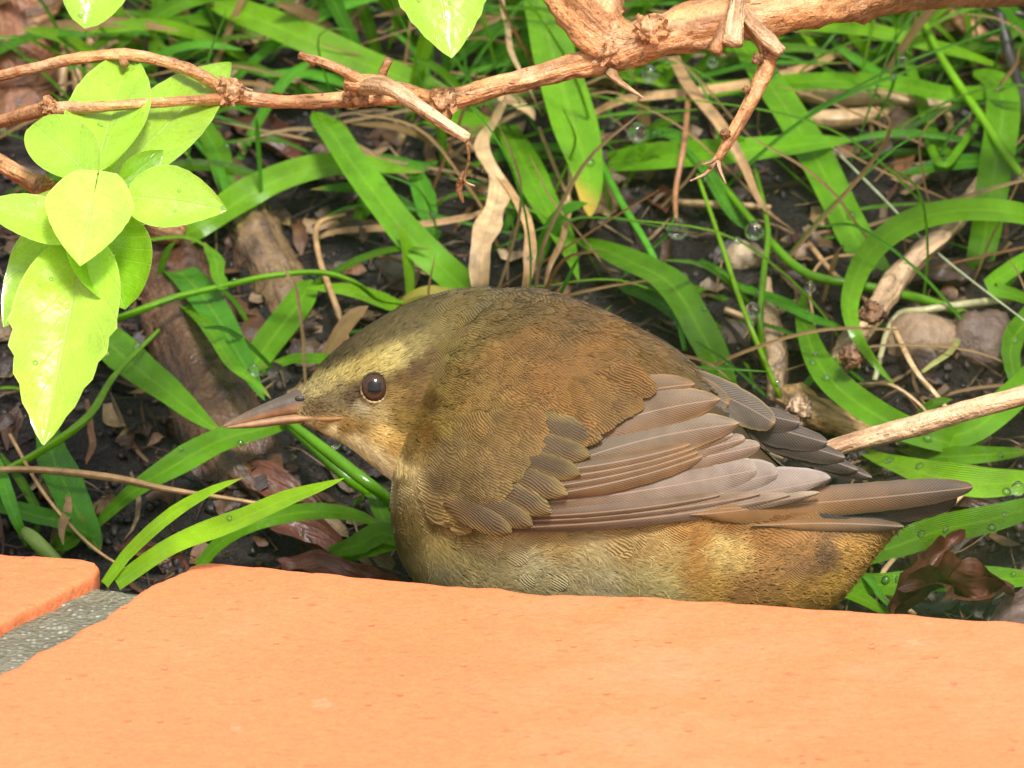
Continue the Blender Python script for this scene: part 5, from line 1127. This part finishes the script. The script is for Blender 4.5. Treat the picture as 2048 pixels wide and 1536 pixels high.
# --- eye
k = NT('eye_gloss'); c = k.attr(); k.set(Base_Color=c, Roughness=0.06, Specular_IOR_Level=0.35); M['eye'] = k.m
EZ = 95
def eyec(d):
    r = math.hypot(d[0], d[1])
    if d[2] < 0: return np.array([0.02, 0.012, 0.008])
    return np.array([0.004, 0.003, 0.003]) if r < 0.52 else (np.array([0.040, 0.020, 0.012]) if r < 0.90 else np.array([0.015, 0.009, 0.006]))
eye = small_ball('eye', bp(749, 775, EZ), 0.295, None, M['eye'], sq=(0.90, 1.0, 0.62), colf=eyec)
def ring():
    V = []; K = []; n, m = 60, 8
    for i in range(n):
        a = 2 * math.pi * i / n; rx, ry = 0.27, 0.298
        lo = math.sin(a)                                  # +1 above the eye, -1 below
        bead = 1 + 0.25 * math.sin(i * 2.6)
        rr = (0.028 if lo < 0.1 else 0.022) * bead * (1 + 0.3 * math.sin(i * 1.7 + 1))
        for j in range(m):
            b = 2 * math.pi * j / m
            V.append(bp(749, 775, EZ + 5) + np.array([math.cos(a) * (rx + rr * math.cos(b)), math.sin(a) * (ry + rr * math.cos(b)), rr * math.sin(b) - 0.04 * abs(math.cos(a))]))
            pale = np.clip((-lo + 0.15) * 1.6, 0, 1) * (0.5 if math.cos(a) < -0.5 else 0.9) * (0.7 + 0.3 * math.sin(i * 2.1))
            K.append(lin((86, 66, 46)) * 0.6 * (1 - pale) + lin((224, 198, 140)) * 0.6 * pale)
    F = [[i * m + j, ((i + 1) % n) * m + j, ((i + 1) % n) * m + (j + 1) % m, i * m + (j + 1) % m] for i in range(n) for j in range(m)]
    mesh_obj('eye_ring', b2w(np.array(V)), F, M['plume'], bird, np.array(K))
ring()
# --- legs, crouched under the belly
def leg(x, z, fx):
    P = [bp(x, 1262, z), bp(x - 30, 1285, z + 6), bp(x + 26, 1306, z + 10), bp(x - 6, 1322, z + 10)]
    P = [b2w(p)[0] for p in P]; f = P[-1].copy(); f[2] = gh(f[0], f[1]) + 0.001; P[-1] = f
    V, F, K, U = tube_shape(P, [0.0014, 0.0012, 0.0009, 0.0009], np.array([0.42, 0.24, 0.16]), sides=8, rough=0.05); bag = Bag()
    o = mesh_obj('leg', V, F, M['beak'], bird, K, U); o['_o'] = list(BASE)
    for dx, dy in ((-0.013, 0.002), (-0.012, -0.005), (-0.010, 0.007), (0.010, 0.001)):
        e = f + np.array([dx, dy, 0]); e[2] = gh(e[0], e[1]) + 0.0008; mid = (f + e) / 2 + np.array([0, 0, 0.0012])
        V, F, K, U = tube_shape([f, mid, e], [0.0008, 0.0007, 0.0003], np.array([0.42, 0.24, 0.16]), sides=6, rough=0.05); mesh_obj('toe', V, F, M['beak'], o, K, U)
leg(1130, 70, 0); leg(1150, -70, 0)

# ------------------------------------------------------------------ water drops
def drop_mesh(name, n=8, m=12, tear=0.0):
    V = []
    for i in range(n + 1):
        th = math.pi * i / n
        for j in range(m):
            ph = 2 * math.pi * j / m; z = math.cos(th); rr = math.sin(th) * (1 - tear * max(0, z) ** 1.2)
            V.append((rr * math.cos(ph), rr * math.sin(ph), z * (1 + tear * 0.5 * (z > 0))))
    F = [[i * m + j, (i + 1) * m + j, (i + 1) * m + (j + 1) % m, i * m + (j + 1) % m] for i in range(n) for j in range(m)]
    me = bpy.data.meshes.new(name); me.from_pydata(V, [], F); me.update(); me.polygons.foreach_set('use_smooth', np.ones(len(F), bool)); me.materials.append(M['water']); return me
small = drop_mesh('water_drop', 10, 16); small.materials[0] = M['bead']; big = drop_mesh('water_drop', 16, 24, 0.25)
random.shuffle(DROPS)
for pos, r, nn, host in DROPS[:300]:
    o = bpy.data.objects.new('water_drop', small); COL.objects.link(o); o.location = pos
    q = Vector(nn).normalized().to_track_quat('Z', 'Y'); o.rotation_euler = q.to_euler(); o.scale = (r, r, r * 0.72)
    tag(o, ' '.join(('water drop on the ' + host).split()[:16]), 'water drop', 'small water drops on the plants')
for px, py, l, r, lb in ((1355, 458, 2.4, 23, 'largest round water drop hanging from the brown dead stem'), (1275, 265, 2.6, 22, 'stretched water drop under the level blade by the hanging blade'), (1508, 462, 2.2, 20, 'water drop in the crook of the dark curled blade'),
        (1505, 620, 2.4, 17, 'round water drop at the crossing of beaded stems'), (1803, 122, 2.6, 14, 'water drop beneath the level blades near the dark stem'), (1300, 148, 3.6, 18, 'water drop under the thick branch by the thorn'),
        (507, 741, 3.0, 13, 'oval water drop on the folded dark blade above the bill'), (668, 885, 2.8, 15, 'round water drop on the beaded stem below the bill'), (2036, 978, 2.9, 15, 'bright water drop on the dew-covered blade beyond the tail'),
        (1620, 575, 2.0, 12, 'water drop where the green stem meets the curved blade'), (1425, 125, 3.2, 12, 'water drop behind the broken pale stub')):
    o = bpy.data.objects.new('water_drop', big); COL.objects.link(o); o.location = gpt(px, py, l * 0.01); o.scale = (r * 1e-4,) * 3
    tag(o, lb, 'water drop')
